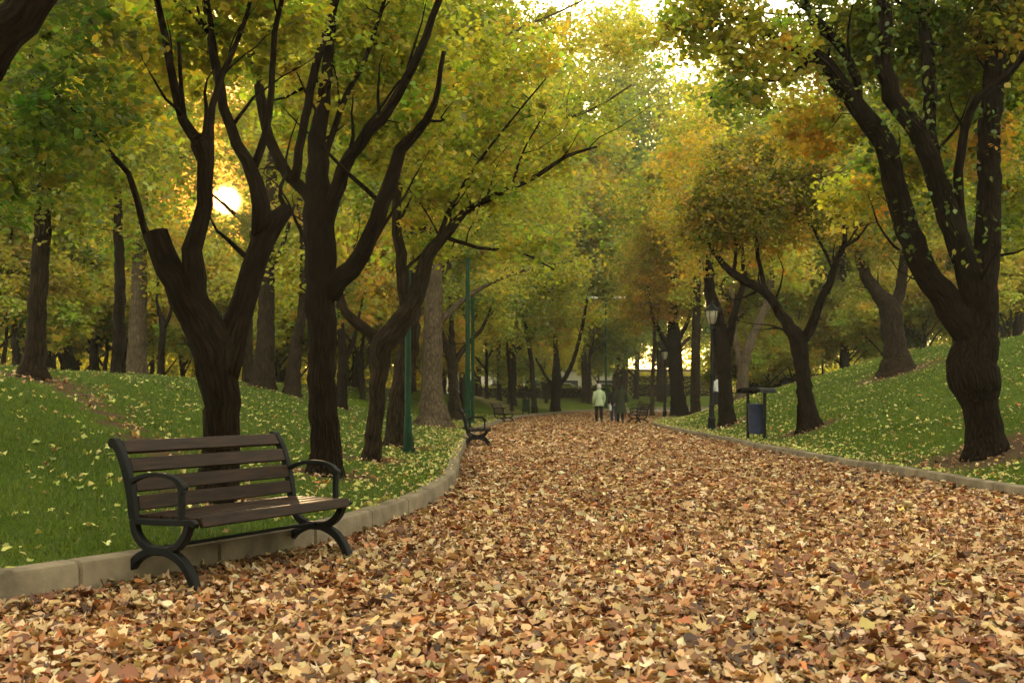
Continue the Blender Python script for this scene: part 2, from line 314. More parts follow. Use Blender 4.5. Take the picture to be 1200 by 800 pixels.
def leafmesh(name, P_, size, col, tmpl, mat, upb=.5, droop=.5, curl=None, nrm=None):
    n = len(P_); V, Fc = tmpl
    nn = rng.normal(size=(n, 3)); nn[:, 2] = np.abs(nn[:, 2]); nn = unit(nn) + (np.array([0, 0, upb]) if nrm is None else nrm*upb); nn = unit(nn)
    t = rng.normal(size=(n, 3)); t[:, 2] -= droop; t = unit(t-nn*np.sum(t*nn, 1)[:, None]); s_ = np.cross(t, nn)
    Vt = np.broadcast_to(V, (n,)+V.shape).copy()
    if curl is not None:
        c = rng.normal(size=(n, 4))*curl; x, y = Vt[..., 0], Vt[..., 1]
        Vt[..., 2] += c[:, 0:1]*x*x*1.5 + c[:, 1:2]*y*y*.7 + c[:, 2:3]*x*y + c[:, 3:4]*.4*np.sin(6*x+3*y)
    sx = (1+rng.normal(size=n)*.12)[:, None, None]
    v = P_[:, None, :] + size[:, None, None]*(Vt[..., 0:1]*s_[:, None, :]*sx + Vt[..., 1:2]*t[:, None, :] + Vt[..., 2:3]*nn[:, None, :])
    f = (np.arange(n)*len(V))[:, None, None] + Fc[None]
    return npmesh(name, v.reshape(-1, 3), f.reshape(-1, Fc.shape[1]), Fc.shape[1], mat, np.repeat(col, len(V), axis=0), smooth=curl is not None)
PAL = {
 'deep':   [((.06, .1, .022), 4), ((.095, .14, .026), 3), ((.15, .18, .03), 2), ((.28, .25, .05), .5)],
 'green':  [((.11, .155, .03), 3), ((.17, .21, .035), 4), ((.26, .28, .045), 3), ((.4, .36, .06), 1)],
 'lime':   [((.21, .24, .04), 3), ((.31, .33, .05), 4), ((.43, .4, .065), 2.5), ((.14, .18, .032), 2)],
 'yellow': [((.4, .39, .08), 3), ((.5, .46, .09), 3), ((.3, .31, .055), 3), ((.46, .34, .07), .8)],
 'gold':   [((.47, .37, .06), 3), ((.46, .27, .045), 2.2), ((.36, .33, .06), 3), ((.2, .21, .04), 2)],
 'rust':   [((.44, .27, .05), 3), ((.36, .18, .04), 2.2), ((.22, .21, .04), 2.4), ((.43, .33, .06), 2)],
 'olive':  [((.13, .145, .03), 3), ((.2, .205, .04), 3.4), ((.11, .14, .028), 2), ((.4, .26, .045), 2.6)],
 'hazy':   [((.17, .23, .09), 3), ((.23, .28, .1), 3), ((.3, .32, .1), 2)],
 'litter': [((.5, .335, .16), 4), ((.4, .24, .105), 4), ((.29, .135, .055), 3.4), ((.2, .075, .03), 2.6), ((.62, .46, .28), 2.2), ((.075, .034, .017), 1.9), ((.42, .15, .045), .5), ((.5, .36, .12), .25)],
 'lawnleaf': [((.42, .4, .1), 4), ((.5, .45, .16), 3), ((.32, .2, .09), 1.3), ((.3, .35, .07), 2.5), ((.5, .16, .05), .25)],
}
def pick(pal, n, var=.15):
    cs = np.array([c for c, w in PAL[pal]]); w = np.array([w for c, w in PAL[pal]], float); w /= w.sum()
    c = cs[rng.choice(len(cs), n, p=w)]; return np.clip(c*np.exp(rng.normal(size=(n, 1))*var)*np.exp(rng.normal(size=(n, 3))*var*.3), .004, .75)
CORR = []     # gaps in the leaves along the sun's own direction: (origin, direction, radius at 0, growth)
def keep(P_):
    m = np.ones(len(P_), bool)
    for o, d, r0, g in CORR:
        v = P_-np.array(o); t = v@np.array(d); q = np.linalg.norm(v-t[:, None]*np.array(d), axis=1); m &= ~((t > 0) & (q < (r0+g*t)*(.6+.7*rng.random(len(P_)))))
        if g > .01: m &= ~((t > 14) & (q < 2.6*g*t) & (rng.random(len(P_)) < .45))
    return m
CORR.append(((0, 0, CAMH), tuple(SUND), 0, .019))
CORR.append(((-1.25, 7.1, .45), tuple(SUND), .2, 0.001))

# ------------------------------------------------------------------ trees
NLEAF = 0; DENS = 1.7
def make_tree(name, limbs, blobs, pal, bark, leaf=.1, cr=.33, per=42, tmpl=T_NEAR, k=3.0, base=(0, 0, 0), cull=True, seg=12, twig_r=.006, wob=.06, pal2=None, flat=.65, cl_side=True):
    """limbs: lists of world (x,y,z,r), trunk first; blobs: (cx,cy,cz,rx,ry,rz,density,palette or None). Returns the tree's Empty."""
    global NLEAF
    base = np.array(base); rg = np.random.default_rng(int(abs(base[0]*97+base[1]*31)*10) % 99991); mb = MB(); pool = []
    for li, lm in enumerate(limbs):
        c = catmull(lm, .12 if li == 0 else .15) if len(lm) > 1 else np.array(lm)
        c[:, 3] = np.maximum(c[:, 3], .004)
        if li == 0:
            hh = c[:, 2]-c[0, 2]; c[:, 3] *= .92*(1+.32*np.exp(-hh/(c[0, 3]*.8))); root = c[0].copy(); root[2] -= .25; root[3] *= 1.1; c = np.vstack([root, c])
        c[1:, :3] += rg.normal(size=(len(c)-1, 3))*np.minimum(.012, c[1:, 3:4]*.12)
        mb.tube(c[:, :3]-base, c[:, 3], seg if c[0, 3] > .05 else 7, True, None, wob if c[0, 3] > .04 else .03, rg)
        pool.append(c[1 if li else 3:])
        if li and c[-1, 3] > .05:      # a rounded cut end
            e = c[-1]; d = c[-1, :3]-c[-2, :3]; d /= np.linalg.norm(d)+1e-9
            mb.tube(np.array([e[:3]-base, e[:3]-base+d*e[3]*.35, e[:3]-base+d*e[3]*.5]), [e[3]*.99, e[3]*.8, e[3]*.3], seg)
    if seg == 12 and cl_side:
        for c in list(pool):
            L_ = np.linalg.norm(np.diff(c[:, :3], axis=0), axis=1).sum(); hi = c[:, 2] > base[2]+2.0
            if hi.sum() < 4: continue
            for _ in range(int(min(7, L_*1.5))):
                j = rg.choice(np.where(hi)[0]); p = c[j]; r0 = min(p[3]*.4, .03)
                if r0 < .006: continue
                tg = c[min(j+1, len(c)-1), :3]-c[max(j-1, 0), :3]; tg /= np.linalg.norm(tg)+1e-9; d = tg*.7+rg.normal(size=3)*.6+np.array([0, 0, .35]); d /= np.linalg.norm(d); q = p[:3].copy(); sh = [(*q, r0)]; ln = rg.uniform(.5, 1.5)
                for st in range(6): d = d+rg.normal(size=3)*.2+np.array([0, 0, .08]); d /= np.linalg.norm(d); q = q+d*ln/6; sh.append((*q, r0*(1-.14*(st+1))))
                sh = np.array(sh); mb.tube(sh[:, :3]-base, sh[:, 3], 6, True, None, .03, rg); pool.append(sh[2:])
    pool = np.vstack(pool); limbpts = pool.copy()
    cl = []
    for b in blobs:
        cx, cy_, cz, rx, ry, rz, dn, pl = b
        n = max(1, int(k*DENS*dn*(rx*rz+ry*rz+rx*ry)*.7/(cr*cr)))
        u = unit(rg.normal(size=(n, 3)))*(rg.random((n, 1))**.42)
        for p in u: cl.append((cx+p[0]*rx, cy_+p[1]*ry, cz+p[2]*rz, pl))
    if cl:
        C = np.array([c[:3] for c in cl]); pls = [c[3] for c in cl]
        low = limbpts[:, 2].min()+.8
        dd = np.array([np.min(np.linalg.norm(limbpts[:, :3]-c, axis=1)) for c in C]); order = np.argsort(dd)
        for i in order:
            c = C[i]; d = np.linalg.norm(pool[:, :3]-c, axis=1) + .8*np.maximum(0, pool[:, 2]-c[2]) + 3*(pool[:, 2] < low)
            j = int(np.argmin(d)); p = pool[j]; ln = np.linalg.norm(c-p[:3])
            if ln > 4.5: continue
            r0 = min(p[3]*.55, twig_r+.008*ln); mid = (p[:3]+c)/2+rg.normal(size=3)*ln*.12; mid[2] += .06*ln
            tw = catmull([(*p[:3], r0), (*mid, r0*.7), (*c, max(r0*.35, twig_r*.35))], max(.15, ln/4))
            mb.tube(tw[:, :3]-base, tw[:, 3], 4, False); pool = np.vstack([pool, tw[1:]])
        n = len(C)*per; ci = np.repeat(np.arange(len(C)), per)
        u = unit(rg.normal(size=(n, 3)))*(rg.random((n, 1))**.5)*cr*1.25*(1+.35*rg.normal(size=(len(C), 1))[ci]); u[:, 2] *= flat
        P_ = C[ci]+u; ccol = {}
        col = pick(pal, n, .16); cb = np.exp(rng.normal(size=(len(C), 3))*np.array([.16, .10, .1]))[ci]
        for pl in set(pls):
            if pl: m = np.array([x == pl for x in pls])[ci]; col[m] = pick(pl, int(m.sum()), .16)
        cc = pick(pal, len(C), .05)
        for q_ in range(len(C)):
            if pls[q_]: cc[q_] = pick(pls[q_], 1, .05)
        col = (col*.6+cc[ci]*.4)*cb
        if cull: m = keep(P_); P_ = P_[m]; col = col[m]
        sz = leaf*np.exp(rng.normal(size=len(P_))*.22)
    t = empty(name, tuple(base)); mb.build('trunk', M[bark], t, True, True)
    if cl:
        me = leafmesh('crown', P_-base, sz, col, tmpl, M['leaf'], .45, .6); link('crown', me, None, t); NLEAF += len(P_)
    return t, limbpts
def px_tree(name, label, limbs, blobs, pal, bark, z=None, group='park trees', dirt=1.0, spread=.35, cat='tree', **kw):
    """limbs in photo pixels (px, py, width) at the depth where the trunk meets the lawn; each limb also leans in depth"""
    bx, by = limbs[0][0][:2]
    if z is None: z = hit(bx, by)
    rg = np.random.default_rng(int(abs(bx*7+by))); out = []; prev = []
    for li, lm in enumerate(limbs):
        if li == 0: d0 = 0; sl_ = 0
        else:
            q_ = np.array([(p[0], p[1]) for p in prev]); j = int(np.argmin(np.hypot(q_[:, 0]-lm[0][0], q_[:, 1]-lm[0][1]))); d0 = prev[j][2]; sl_ = rg.uniform(-spread, spread)
        acc = 0; pts = []
        for i, p in enumerate(lm):
            if i: acc += math.hypot(p[0]-lm[i-1][0], p[1]-lm[i-1][1])*z/F
            d = d0+sl_*acc; x, y, h_ = W(p[0], p[1], z+d); pts.append((x, y, h_, p[2]*(.49 if li == 0 else .42)*(z+d)/F)); prev.append((p[0], p[1], d))
        out.append(pts)
    g = ground(out[0][0][0], out[0][0][1]); b0 = list(out[0][0]); b0[2] = g; out[0][0] = tuple(b0)
    bl = []
    for b in blobs:
        px, py, rx, ry = b[:4]; dz = b[4] if len(b) > 4 else 0; dn = b[5] if len(b) > 5 else 1; pl = b[6] if len(b) > 6 else None
        zz = z+dz; x, y, h_ = W(px, py, zz); bl.append((x, y, h_, rx*zz/F, min(rx, ry)*zz/F*1.1, ry*zz/F, dn, pl))
    sc = max(.8, min(2.2, z/13)); kw.setdefault('leaf', .08*sc**.55); kw.setdefault('cr', .225*sc**.9); kw.setdefault('per', 32); kw.setdefault('twig_r', .008*sc**.5)
    if z > 24: kw.setdefault('tmpl', T_FAR)
    t, pts = make_tree(name, out, bl, pal, bark, base=(out[0][0][0], out[0][0][1], g), **kw)
    tag(t, label, cat, group)
    if dirt: DIRT.append((out[0][0][0], out[0][0][1], out[0][0][3]*3+dirt*.5))
    return t, out
BT = 'broadleaf_tree'
# -- left side
px_tree('overhanging_tree', 'dark tree left of the bench whose heavy limb crosses the top corner',
  [[(-150, 700, 90), (-150, 500, 80), (-140, 300, 76), (-110, 180, 70), (-60, 110, 64), (-10, 55, 58), (40, 0, 50), (90, -70, 40), (150, -160, 26)], [(-130, 200, 50), (-160, 60, 40), (-190, -150, 26)]],
  [(60, 120, 90, 70, 2, .6), (20, 200, 70, 70, 2.5, .6), (110, 40, 70, 60, 2, .4), (-100, -60, 200, 120, 1, .5), (60, -200, 250, 120, 1, .5)], 'deep', 'bark_dark', z=6.4, leaf=.066, cr=.2, per=30)
px_tree(BT, 'forked tree with sawn-off stumps and thin upright shoots right behind the near bench',
  [[(259, 587, 50), (259, 520, 48), (259, 470, 48), (259, 437, 53), (253, 412, 60), (240, 385, 54), (219, 348, 44), (201, 315, 37), (190, 292, 34), (182, 273, 33)],
   [(262, 440, 44), (273, 392, 40), (287, 348, 34), (299, 312, 33), (306, 282, 33), (318, 259, 30), (336, 246, 20)],
   [(238, 368, 30), (226, 325, 34), (227, 292, 28), (236, 262, 24), (240, 217, 22), (242, 190, 24), (237, 170, 34), (234, 163, 26)],
   [(307, 275, 30), (305, 240, 26), (299, 214, 22), (289, 188, 18), (278, 169, 16), (263, 127, 14), (255, 86, 13), (246, 41, 12), (240, -20, 10), (230, -120, 6)],
   [(238, 172, 20), (225, 158, 16), (214, 140, 14), (203, 94, 12), (195, 49, 10), (184, 0, 9), (170, -80, 5)],
   [(245, 165, 14), (249, 124, 10), (259, 90, 9), (278, 49, 7), (289, 20, 6), (300, -40, 4)],
   [(298, 195, 12), (311, 157, 11), (318, 105, 9), (322, 40, 8), (335, -20, 6)],
   [(216, 142, 8), (212, 100, 6), (209, 50, 5)],
   [(176, 285, 14), (169, 266, 10), (160, 232, 9), (151, 203, 8), (130, 180, 7), (95, 140, 6), (60, 105, 4), (35, 85, 2.5)]],
  [(200, 50, 90, 60, 1, .7), (300, 30, 80, 60, 1, .7), (130, 120, 60, 50, .5, .6), (240, -110, 220, 110, 0, .6), (80, 150, 50, 40, .5, .6, 'green')], 'lime', 'bark_dark')
px_tree(BT, 'tall furrowed trunk between the near bench and the kerb, splitting into many dark limbs',
  [[(381, 557, 42), (380, 500, 38), (377, 430, 37), (375, 350, 40), (375, 290, 42), (372, 240, 37), (372, 190, 28), (378, 120, 18), (385, 60, 13), (392, -10, 10), (400, -120, 6)],
   [(385, 345, 34), (410, 314, 27), (432, 282, 24), (447, 240, 22), (462, 204, 20), (468, 176, 18), (489, 155, 14), (510, 120, 9), (520, 60, 6)],
   [(378, 270, 26), (402, 200, 20), (421, 169, 17), (447, 139, 15), (474, 97, 13), (500, 41, 11), (520, -20, 8)],
   [(372, 245, 22), (358, 225, 17), (336, 203, 16), (315, 161, 15), (307, 112, 14), (296, 67, 12), (281, 19, 11), (272, -40, 8)],
   [(345, 212, 14), (354, 157, 12), (364, 105, 12), (375, 56, 11), (394, 0, 9), (400, -60, 6)],
   [(376, 200, 12), (387, 165, 9), (406, 112, 8), (429, 67, 7), (451, 0, 5)]],
  [(400, 70, 70, 80, .5, .8), (470, 60, 70, 70, 1, .8), (440, 180, 50, 50, 1, .5), (400, -120, 220, 110, 0, .6), (340, 120, 40, 60, 1.5, .5), (500, 150, 40, 50, .5, .6), (400, 300, 30, 30, 1.5, .3)], 'lime', 'bark_dark', dirt=1.4)
px_tree(BT, 'slim brown tree whose crooked arm reaches out over the path from a low fork',
  [[(436, 540, 24), (440, 490, 21), (443, 440, 23), (450, 402, 32), (470, 378, 28), (490, 340, 22), (500, 302, 19), (520, 278, 14), (545, 250, 10), (582, 228, 8), (622, 210, 6.5), (665, 183, 5), (700, 172, 3)],
   [(448, 400, 20), (425, 383, 16), (405, 364, 13), (397, 338, 9), (392, 300, 6)], [(478, 365, 20), (470, 310, 16), (465, 260, 14), (468, 200, 10), (475, 130, 7)],
   [(520, 277, 7), (560, 290, 5), (610, 296, 3.5), (650, 316, 2)], [(505, 300, 9), (530, 240, 6), (562, 188, 4), (600, 140, 3), (640, 92, 2)], [(600, 220, 5), (612, 180, 3), (640, 130, 2)]],
  [(560, 210, 70, 50, 0, .6), (490, 260, 55, 55, .5, .6), (640, 160, 70, 50, .5, .45), (610, 290, 50, 25, 0, .4), (470, 120, 80, 80, 0, .5), (560, 90, 80, 70, 0, .5), (640, 60, 60, 40, 0, .35, 'yellow')], 'lime', 'bark_mid', dirt=1.2)
px_tree(BT, 'thick grey furrowed trunk leaning behind the green lamp post on the lawn',
  [[(466, 524, 34), (468, 480, 30), (474, 430, 28), (481, 390, 26), (484, 330, 22), (482, 260, 18), (478, 180, 14), (480, 90, 10), (485, 0, 6)], [(482, 320, 14), (500, 250, 10), (520, 180, 8), (540, 110, 5)]],
  [(480, 180, 70, 80, 0, .8), (530, 100, 70, 70, 0, .8), (440, 100, 60, 80, 0, .8), (500, 10, 110, 60, 0, .8), (430, 250, 40, 40, 0, .4)], 'green', 'bark_mid')
px_tree(BT, 'stout pale barked trunk standing tall beyond the slim leaning trees',
  [[(510, 499, 40), (506, 460, 29), (506, 420, 27), (508, 370, 24), (508, 320, 22), (505, 250, 18), (500, 170, 14), (498, 80, 9), (500, 0, 5)], [(508, 385, 12), (545, 350, 7), (590, 325, 5), (640, 312, 4), (700, 300, 2)], [(506, 250, 10), (540, 190, 7), (580, 130, 5), (610, 60, 3)], [(500, 110, 8), (545, 70, 6), (600, 38, 4), (660, 12, 3), (720, -20, 2)], [(540, 190, 6), (620, 150, 5), (690, 130, 4), (740, 100, 2.5)]],
  [(520, 250, 50, 50, 0, .6), (560, 170, 80, 70, 0, .8), (600, 320, 50, 25, 0, .5, 'yellow'), (510, 60, 100, 80, 0, .8), (610, 250, 60, 50, 0, .6), (670, 320, 50, 25, 0, .4), (620, 120, 60, 60, 0, .4, 'yellow'), (680, 45, 70, 35, 0, .9, 'yellow'), (750, 45, 50, 35, 0, 1.0, 'yellow'), (700, 130, 50, 35, 0, .8), (600, 20, 60, 30, 0, .9)], 'lime', 'bark_pale')
px_tree(BT, 'small dark tree with three upright forks beside the pale stout trunk',
  [[(533, 491, 17), (531, 450, 13), (529, 420, 15), (518, 392, 8), (511, 360, 6), (508, 330, 4)], [(531, 420, 9), (529, 385, 7), (528, 345, 5)], [(533, 425, 9), (546, 405, 7), (565, 384, 5), (580, 350, 3)]],
  [(530, 345, 45, 30, 0, .8), (580, 350, 35, 25, 0, .8)], 'green', 'bark_mid')
px_tree(BT, 'grey trunk alone on the crest of the lawn above a strip of bare earth',
  [[(38, 444, 34), (42, 400, 25), (45, 340, 23), (49, 270, 21), (50, 215, 19), (46, 170, 13), (40, 110, 9), (36, 40, 5)], [(50, 225, 12), (66, 190, 8), (85, 150, 5)], [(47, 240, 10), (25, 180, 8), (5, 120, 5)], [(46, 200, 6), (75, 175, 4), (110, 150, 3)]],
  [(60, 160, 80, 60, 0, .9), (0, 100, 80, 70, 0, .8), (110, 70, 80, 60, 0, .8), (60, 250, 60, 30, 0, .5), (130, 200, 40, 40, 0, .6), (40, -20, 150, 60, 0, .7)], 'green', 'bark_mid', dirt=2.2)
bgspec = [
 ('dark forked tree with a drooping fork behind the lawn crest', [[(84, 436, 22), (74, 400, 18), (70, 378, 16), (61, 350, 9), (54, 325, 6), (50, 300, 4)], [(71, 385, 11), (74, 350, 8), (70, 318, 6), (75, 280, 4)]], [(70, 290, 60, 40, 0, .7), (60, 340, 50, 20, 0, .4)], 'deep', 'bark_dark', 30),
 ('dark straight trunk touching the pale trunk behind the lawn crest', [[(138, 438, 17), (139, 390, 15), (140, 330, 14), (139, 250, 11), (138, 160, 7)]], [(140, 220, 70, 60, 0, .8), (130, 130, 80, 60, 0, .7)], 'green', 'bark_dark', 27),
 ('pale mottled trunk behind the lawn crest beside the straight dark trunk', [[(160, 439, 26), (161, 385, 23), (163, 330, 20), (166, 260, 16), (168, 180, 10), (170, 100, 6)]], [(170, 270, 50, 50, 0, .8), (190, 200, 60, 50, 0, .7), (170, 90, 90, 60, 0, .7)], 'lime', 'bark_pale', 26),
 ('thin two-pronged sapling right of the pale mottled trunk', [[(188, 441, 10), (190, 400, 8.5), (191, 382, 9), (184, 355, 4), (186, 320, 3)], [(192, 385, 6), (200, 365, 4.5), (204, 340, 3), (200, 310, 2)]], [(192, 320, 30, 25, 0, .6), (205, 290, 30, 25, 0, .5)], 'yellow', 'bark_dark', 26),
 ('brown trunk seen through the fork of the tree behind the near bench', [[(291, 449, 15), (290, 400, 13), (293, 340, 12), (300, 240, 8)]], [(290, 330, 40, 30, 0, .4), (290, 120, 80, 60, 0, .6)], 'yellow', 'bark_mid', 34),
 ('broad shaggy trunk just right of the forked tree behind the near bench', [[(308, 452, 30), (311, 400, 24), (312, 340, 21), (316, 260, 17), (320, 150, 12), (322, 40, 7)], [(313, 330, 8), (330, 290, 6), (345, 240, 4)]], [(330, 300, 40, 30, 0, .4), (350, 180, 60, 60, 0, .6), (320, 60, 90, 70, 0, .6)], 'lime', 'bark_mid', 25),
 ('leaning brown trunk left of the tall furrowed trunk', [[(342, 456, 22), (346, 410, 16), (354, 360, 12), (356, 300, 10), (350, 220, 7)]], [(350, 320, 30, 30, 0, .5), (350, 240, 50, 40, 0, .6)], 'yellow', 'bark_mid', 25),
 ('dark hooked tree between the furrowed trunk and the slim brown tree', [[(399, 466, 16), (402, 430, 13), (400, 395, 11), (396, 350, 7)], [(402, 425, 9), (412, 405, 8), (418, 385, 5), (425, 350, 3)]], [(410, 370, 30, 20, 0, .6), (400, 320, 30, 30, 0, .6)], 'olive', 'bark_dark', 25),
]
for lb, lm, bl, pl, bk, z in bgspec:
    zz = hit(*lm[0][0][:2]); zz = min(zz, z+6) if zz > 4.1 else z
    px_tree(BT, lb, lm, bl, pl, bk, z=zz, leaf=.16, cr=.5, per=34, tmpl=T_FAR, seg=9, dirt=.3)
# -- right side
r1, r1l = px_tree('large_ivy_tree', 'massive dark tree with a swollen knot and ivy covered limbs on the bank',
  [[(1154, 533, 48), (1153, 500, 43), (1148, 470, 46), (1143, 450, 64), (1142, 425, 64), (1146, 400, 54), (1148, 370, 48), (1151, 335, 40), (1157, 290, 34), (1158, 230, 30), (1160, 153, 28), (1165, 107, 27), (1166, 38, 24), (1160, -40, 18), (1150, -150, 10)],
   [(1140, 395, 46), (1115, 362, 42), (1092, 330, 36), (1075, 296, 34), (1055, 240, 32), (1037, 170, 29), (1004, 126, 25), (978, 92, 23), (955, 64, 20), (920, 54, 12), (893, 34, 9), (866, 19, 7), (835, 2, 4)],
   [(1146, 365, 40), (1133, 310, 34), (1112, 255, 32), (1095, 200, 28), (1073, 150, 26), (1045, 112, 26), (1035, 69, 22), (1038, 20, 18), (1020, -40, 12), (1000, -120, 7)],
   [(1095, 200, 20), (1090, 153, 19), (1089, 107, 18), (1085, 38, 17), (1080, -20, 14), (1085, -120, 8)],
   [(1004, 130, 14), (1003, 92, 13), (980, 50, 12), (957, 23, 11), (938, -5, 9), (910, -80, 5)],
   [(960, 68, 12), (946, 75, 9), (928, 88, 7), (893, 96, 6), (859, 100, 5), (832, 116, 3)],
   [(1128, 290, 16), (1123, 215, 13), (1131, 153, 12), (1146, 115, 11), (1180, 90, 10), (1215, 40, 8)],
   [(990, 60, 5), (960, 22, 4), (900, 16, 3), (850, 5, 2)], [(1165, 120, 14), (1190, 60, 12), (1215, 0, 9)]],
  [(900, 60, 70, 45, 0, .7, 'yellow'), (830, 25, 70, 42, 0, 1.0, 'lime'), (960, 150, 60, 40, 1, .7, 'gold'), (1000, 40, 80, 50, 1, .9), (1080, 60, 80, 70, 1, .8), (1150, 90, 70, 80, 1.5, .8), (1060, 190, 60, 50, 2, .6), (1190, 220, 50, 80, 2, .6),
   (1190, 30, 70, 50, 0, .8, 'olive'), (1160, 170, 40, 40, .3, .5, 'rust'), (1040, -120, 260, 120, 0, .6), (870, 110, 40, 30, 0, .5), (1130, 10, 80, 30, 0, .8, 'deep'), (1000, 230, 50, 30, 2, .6, 'yellow')], 'green', 'bark_dark', dirt=2.4, cr=.23)
# ivy on its limbs
ip = []
for lm in r1l[:5]:
    c = catmull(lm, .04)
    for p in c:
        if p[2] < 3.0 or p[2] > 8: continue
        for _ in range(5):
            d = rng.normal(size=3); d /= np.linalg.norm(d); ip.append(p[:3]+d*(p[3]+.015+abs(rng.normal())*.05))
ip = np.array(ip); clumpy = vnoise(ip[:, 0]*3, ip[:, 2]*3, 1.2, 4) > -.15; ip = ip[clumpy]
me = leafmesh('ivy', ip-np.array(r1.location), .085*np.exp(rng.normal(size=len(ip))*.2), pick('deep', len(ip), .2), T_NEAR, M['ivy'], .2, 1.4); link('ivy', me, None, r1)
px_tree(BT, 'fluted brown tree forking low on the crown of the bank left of the massive tree',
  [[(1052, 437, 44), (1049, 412, 30), (1046, 385, 28), (1043, 362, 28), (1028, 342, 18), (1016, 326, 16), (1006, 300, 11), (1000, 260, 7)], [(1048, 365, 18), (1056, 335, 15), (1059, 305, 13), (1064, 260, 9), (1068, 200, 6)]],
  [(1030, 270, 70, 45, 0, .9), (1080, 230, 60, 50, 0, .8, 'green'), (990, 260, 50, 35, 0, .8, 'gold')], 'olive', 'bark_mid', dirt=1.5)
px_tree(BT, 'young round-crowned tree with a wide Y fork on the bank right of the blue bin',
  [[(949, 503, 30), (944, 465, 21), (939, 425, 20), (935, 400, 23), (918, 372, 14), (900, 345, 12), (880, 333, 12), (858, 320, 10), (840, 300, 7), (826, 280, 5)],
   [(937, 402, 16), (950, 385, 14), (961, 355, 12), (973, 330, 11), (981, 303, 9), (990, 284, 7), (988, 250, 4)], [(898, 345, 8), (890, 310, 6), (885, 270, 4)], [(860, 322, 6), (862, 290, 4), (856, 250, 3)], [(978, 318, 5), (964, 290, 4), (950, 262, 3)], [(985, 292, 5), (1004, 280, 4), (1018, 262, 2.5)]],
  [(870, 235, 75, 60, 0, 1.15), (830, 260, 50, 45, 0, 1), (985, 225, 70, 55, 0, 1.1), (930, 200, 60, 45, .6, .9), (880, 180, 60, 30, .4, .9), (920, 265, 40, 30, 1, .6, 'gold'), (905, 300, 40, 22, .8, .4, 'gold')], 'olive', 'bark_dark', leaf=.09, cr=.25)
px_tree(BT, 'ivy-wrapped leaning trunk between the black lamp post and the blue bin',
  [[(853, 498, 22), (850, 455, 18), (847, 410, 21), (840, 375, 20), (832, 340, 15), (832, 300, 10), (838, 250, 6)], [(853, 405, 12), (861, 365, 10), (872, 325, 8), (868, 285, 5)]],
  [(830, 290, 45, 40, 0, .9, 'gold'), (860, 240, 45, 40, 0, .9), (800, 250, 40, 40, 0, .8, 'gold'), (830, 190, 60, 40, 0, .8, 'gold')], 'olive', 'bark_dark', leaf=.11, cr=.36)
px_tree(BT, 'light brown trunk leaning right behind the ivy-wrapped leaning trunk',
  [[(869, 466, 16), (873, 420, 14), (886, 385, 12), (900, 350, 10), (905, 300, 7), (900, 240, 5)], [(868, 430, 10), (862, 395, 7), (858, 340, 5)]],
  [(900, 290, 45, 35, 0, .7), (930, 320, 40, 30, 0, .5), (880, 230, 50, 40, 0, .6)], 'yellow', 'bark_pale', z=46, leaf=.17, cr=.55, per=32)
px_tree(BT, 'dark double-limbed tree with a rust orange crown nearest the second black lamp post',
  [[(797, 487, 22), (793, 450, 18), (790, 410, 20), (789, 375, 13), (792, 330, 8), (795, 280, 5)], [(786, 412, 9), (774, 390, 7), (763, 365, 5), (760, 335, 3)], [(795, 400, 7), (808, 370, 5), (812, 330, 3)]],
  [(775, 345, 42, 42, 0, 1.1), (805, 320, 35, 50, 0, 1, 'gold'), (790, 270, 45, 40, 0, .9, 'gold'), (760, 300, 30, 35, 0, .9, 'gold'), (745, 360, 22, 35, 0, .9, 'gold')], 'rust', 'bark_dark', leaf=.13, cr=.4)
px_tree(BT, 'straight grey-brown trunk behind the tree with the rust orange crown',
  [[(815, 478, 13), (815, 430, 12), (816, 380, 11), (818, 300, 8), (820, 200, 5)]], [(820, 330, 30, 40, 0, .6), (820, 220, 60, 60, 0, .8), (810, 150, 50, 40, 0, .7)], 'yellow', 'bark_mid', z=52, leaf=.2, cr=.65, per=32)
px_tree(BT, 'thin straight pale stem behind the bench with the light slats',
  [[(764, 480, 6), (765, 440, 5.5), (767, 400, 5), (766, 350, 4), (764, 290, 3)]], [(765, 300, 35, 40, 0, .7), (758, 240, 45, 40, 0, .7, 'green')], 'gold', 'bark_pale', z=62, leaf=.2, cr=.65, per=30)
# -- far end of the path
px_tree(BT, 'dark stubby tree with three prongs beyond the far bend of the kerb',
  [[(651, 482, 13), (651, 465, 12), (652, 448, 14), (652, 420, 8), (650, 385, 5)], [(654, 452, 8), (664, 440, 6.5), (674, 415, 5.5), (683, 380, 4.5), (688, 350, 3)], [(648, 452, 6), (638, 438, 4), (628, 420, 3)]],
  [(645, 375, 36, 30, 0, .8), (668, 318, 20, 22, 0, .7), (625, 395, 28, 25, 0, .8)], 'yellow', 'bark_dark', z=69, leaf=.24, cr=.8, per=30)
px_tree(BT, 'straight mauve-brown trunk left of the green double-headed street lamp',
  [[(686, 480, 9), (685, 440, 8), (683, 390, 7), (681, 330, 5), (680, 250, 3)]], [(680, 300, 50, 40, 0, .7), (690, 230, 60, 45, 0, .7)], 'gold', 'bark_mid', z=93, leaf=.26, cr=.9, per=30)
px_tree(BT, 'brown trunk curving up beside the green bin at the far bend',
  [[(627, 485, 8), (625, 455, 7), (622, 420, 6), (615, 370, 4)]], [(610, 375, 40, 30, 0, .8), (600, 320, 40, 40, 0, .7)], 'green', 'bark_mid', z=60, leaf=.22, cr=.7, per=30)
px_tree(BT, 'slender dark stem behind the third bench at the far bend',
  [[(600, 482, 5), (597, 440, 4), (593, 390, 3), (592, 340, 2.5)]], [(590, 370, 30, 35, 0, .9)], 'hazy', 'bark_dark', z=62, leaf=.22, cr=.7, per=30)
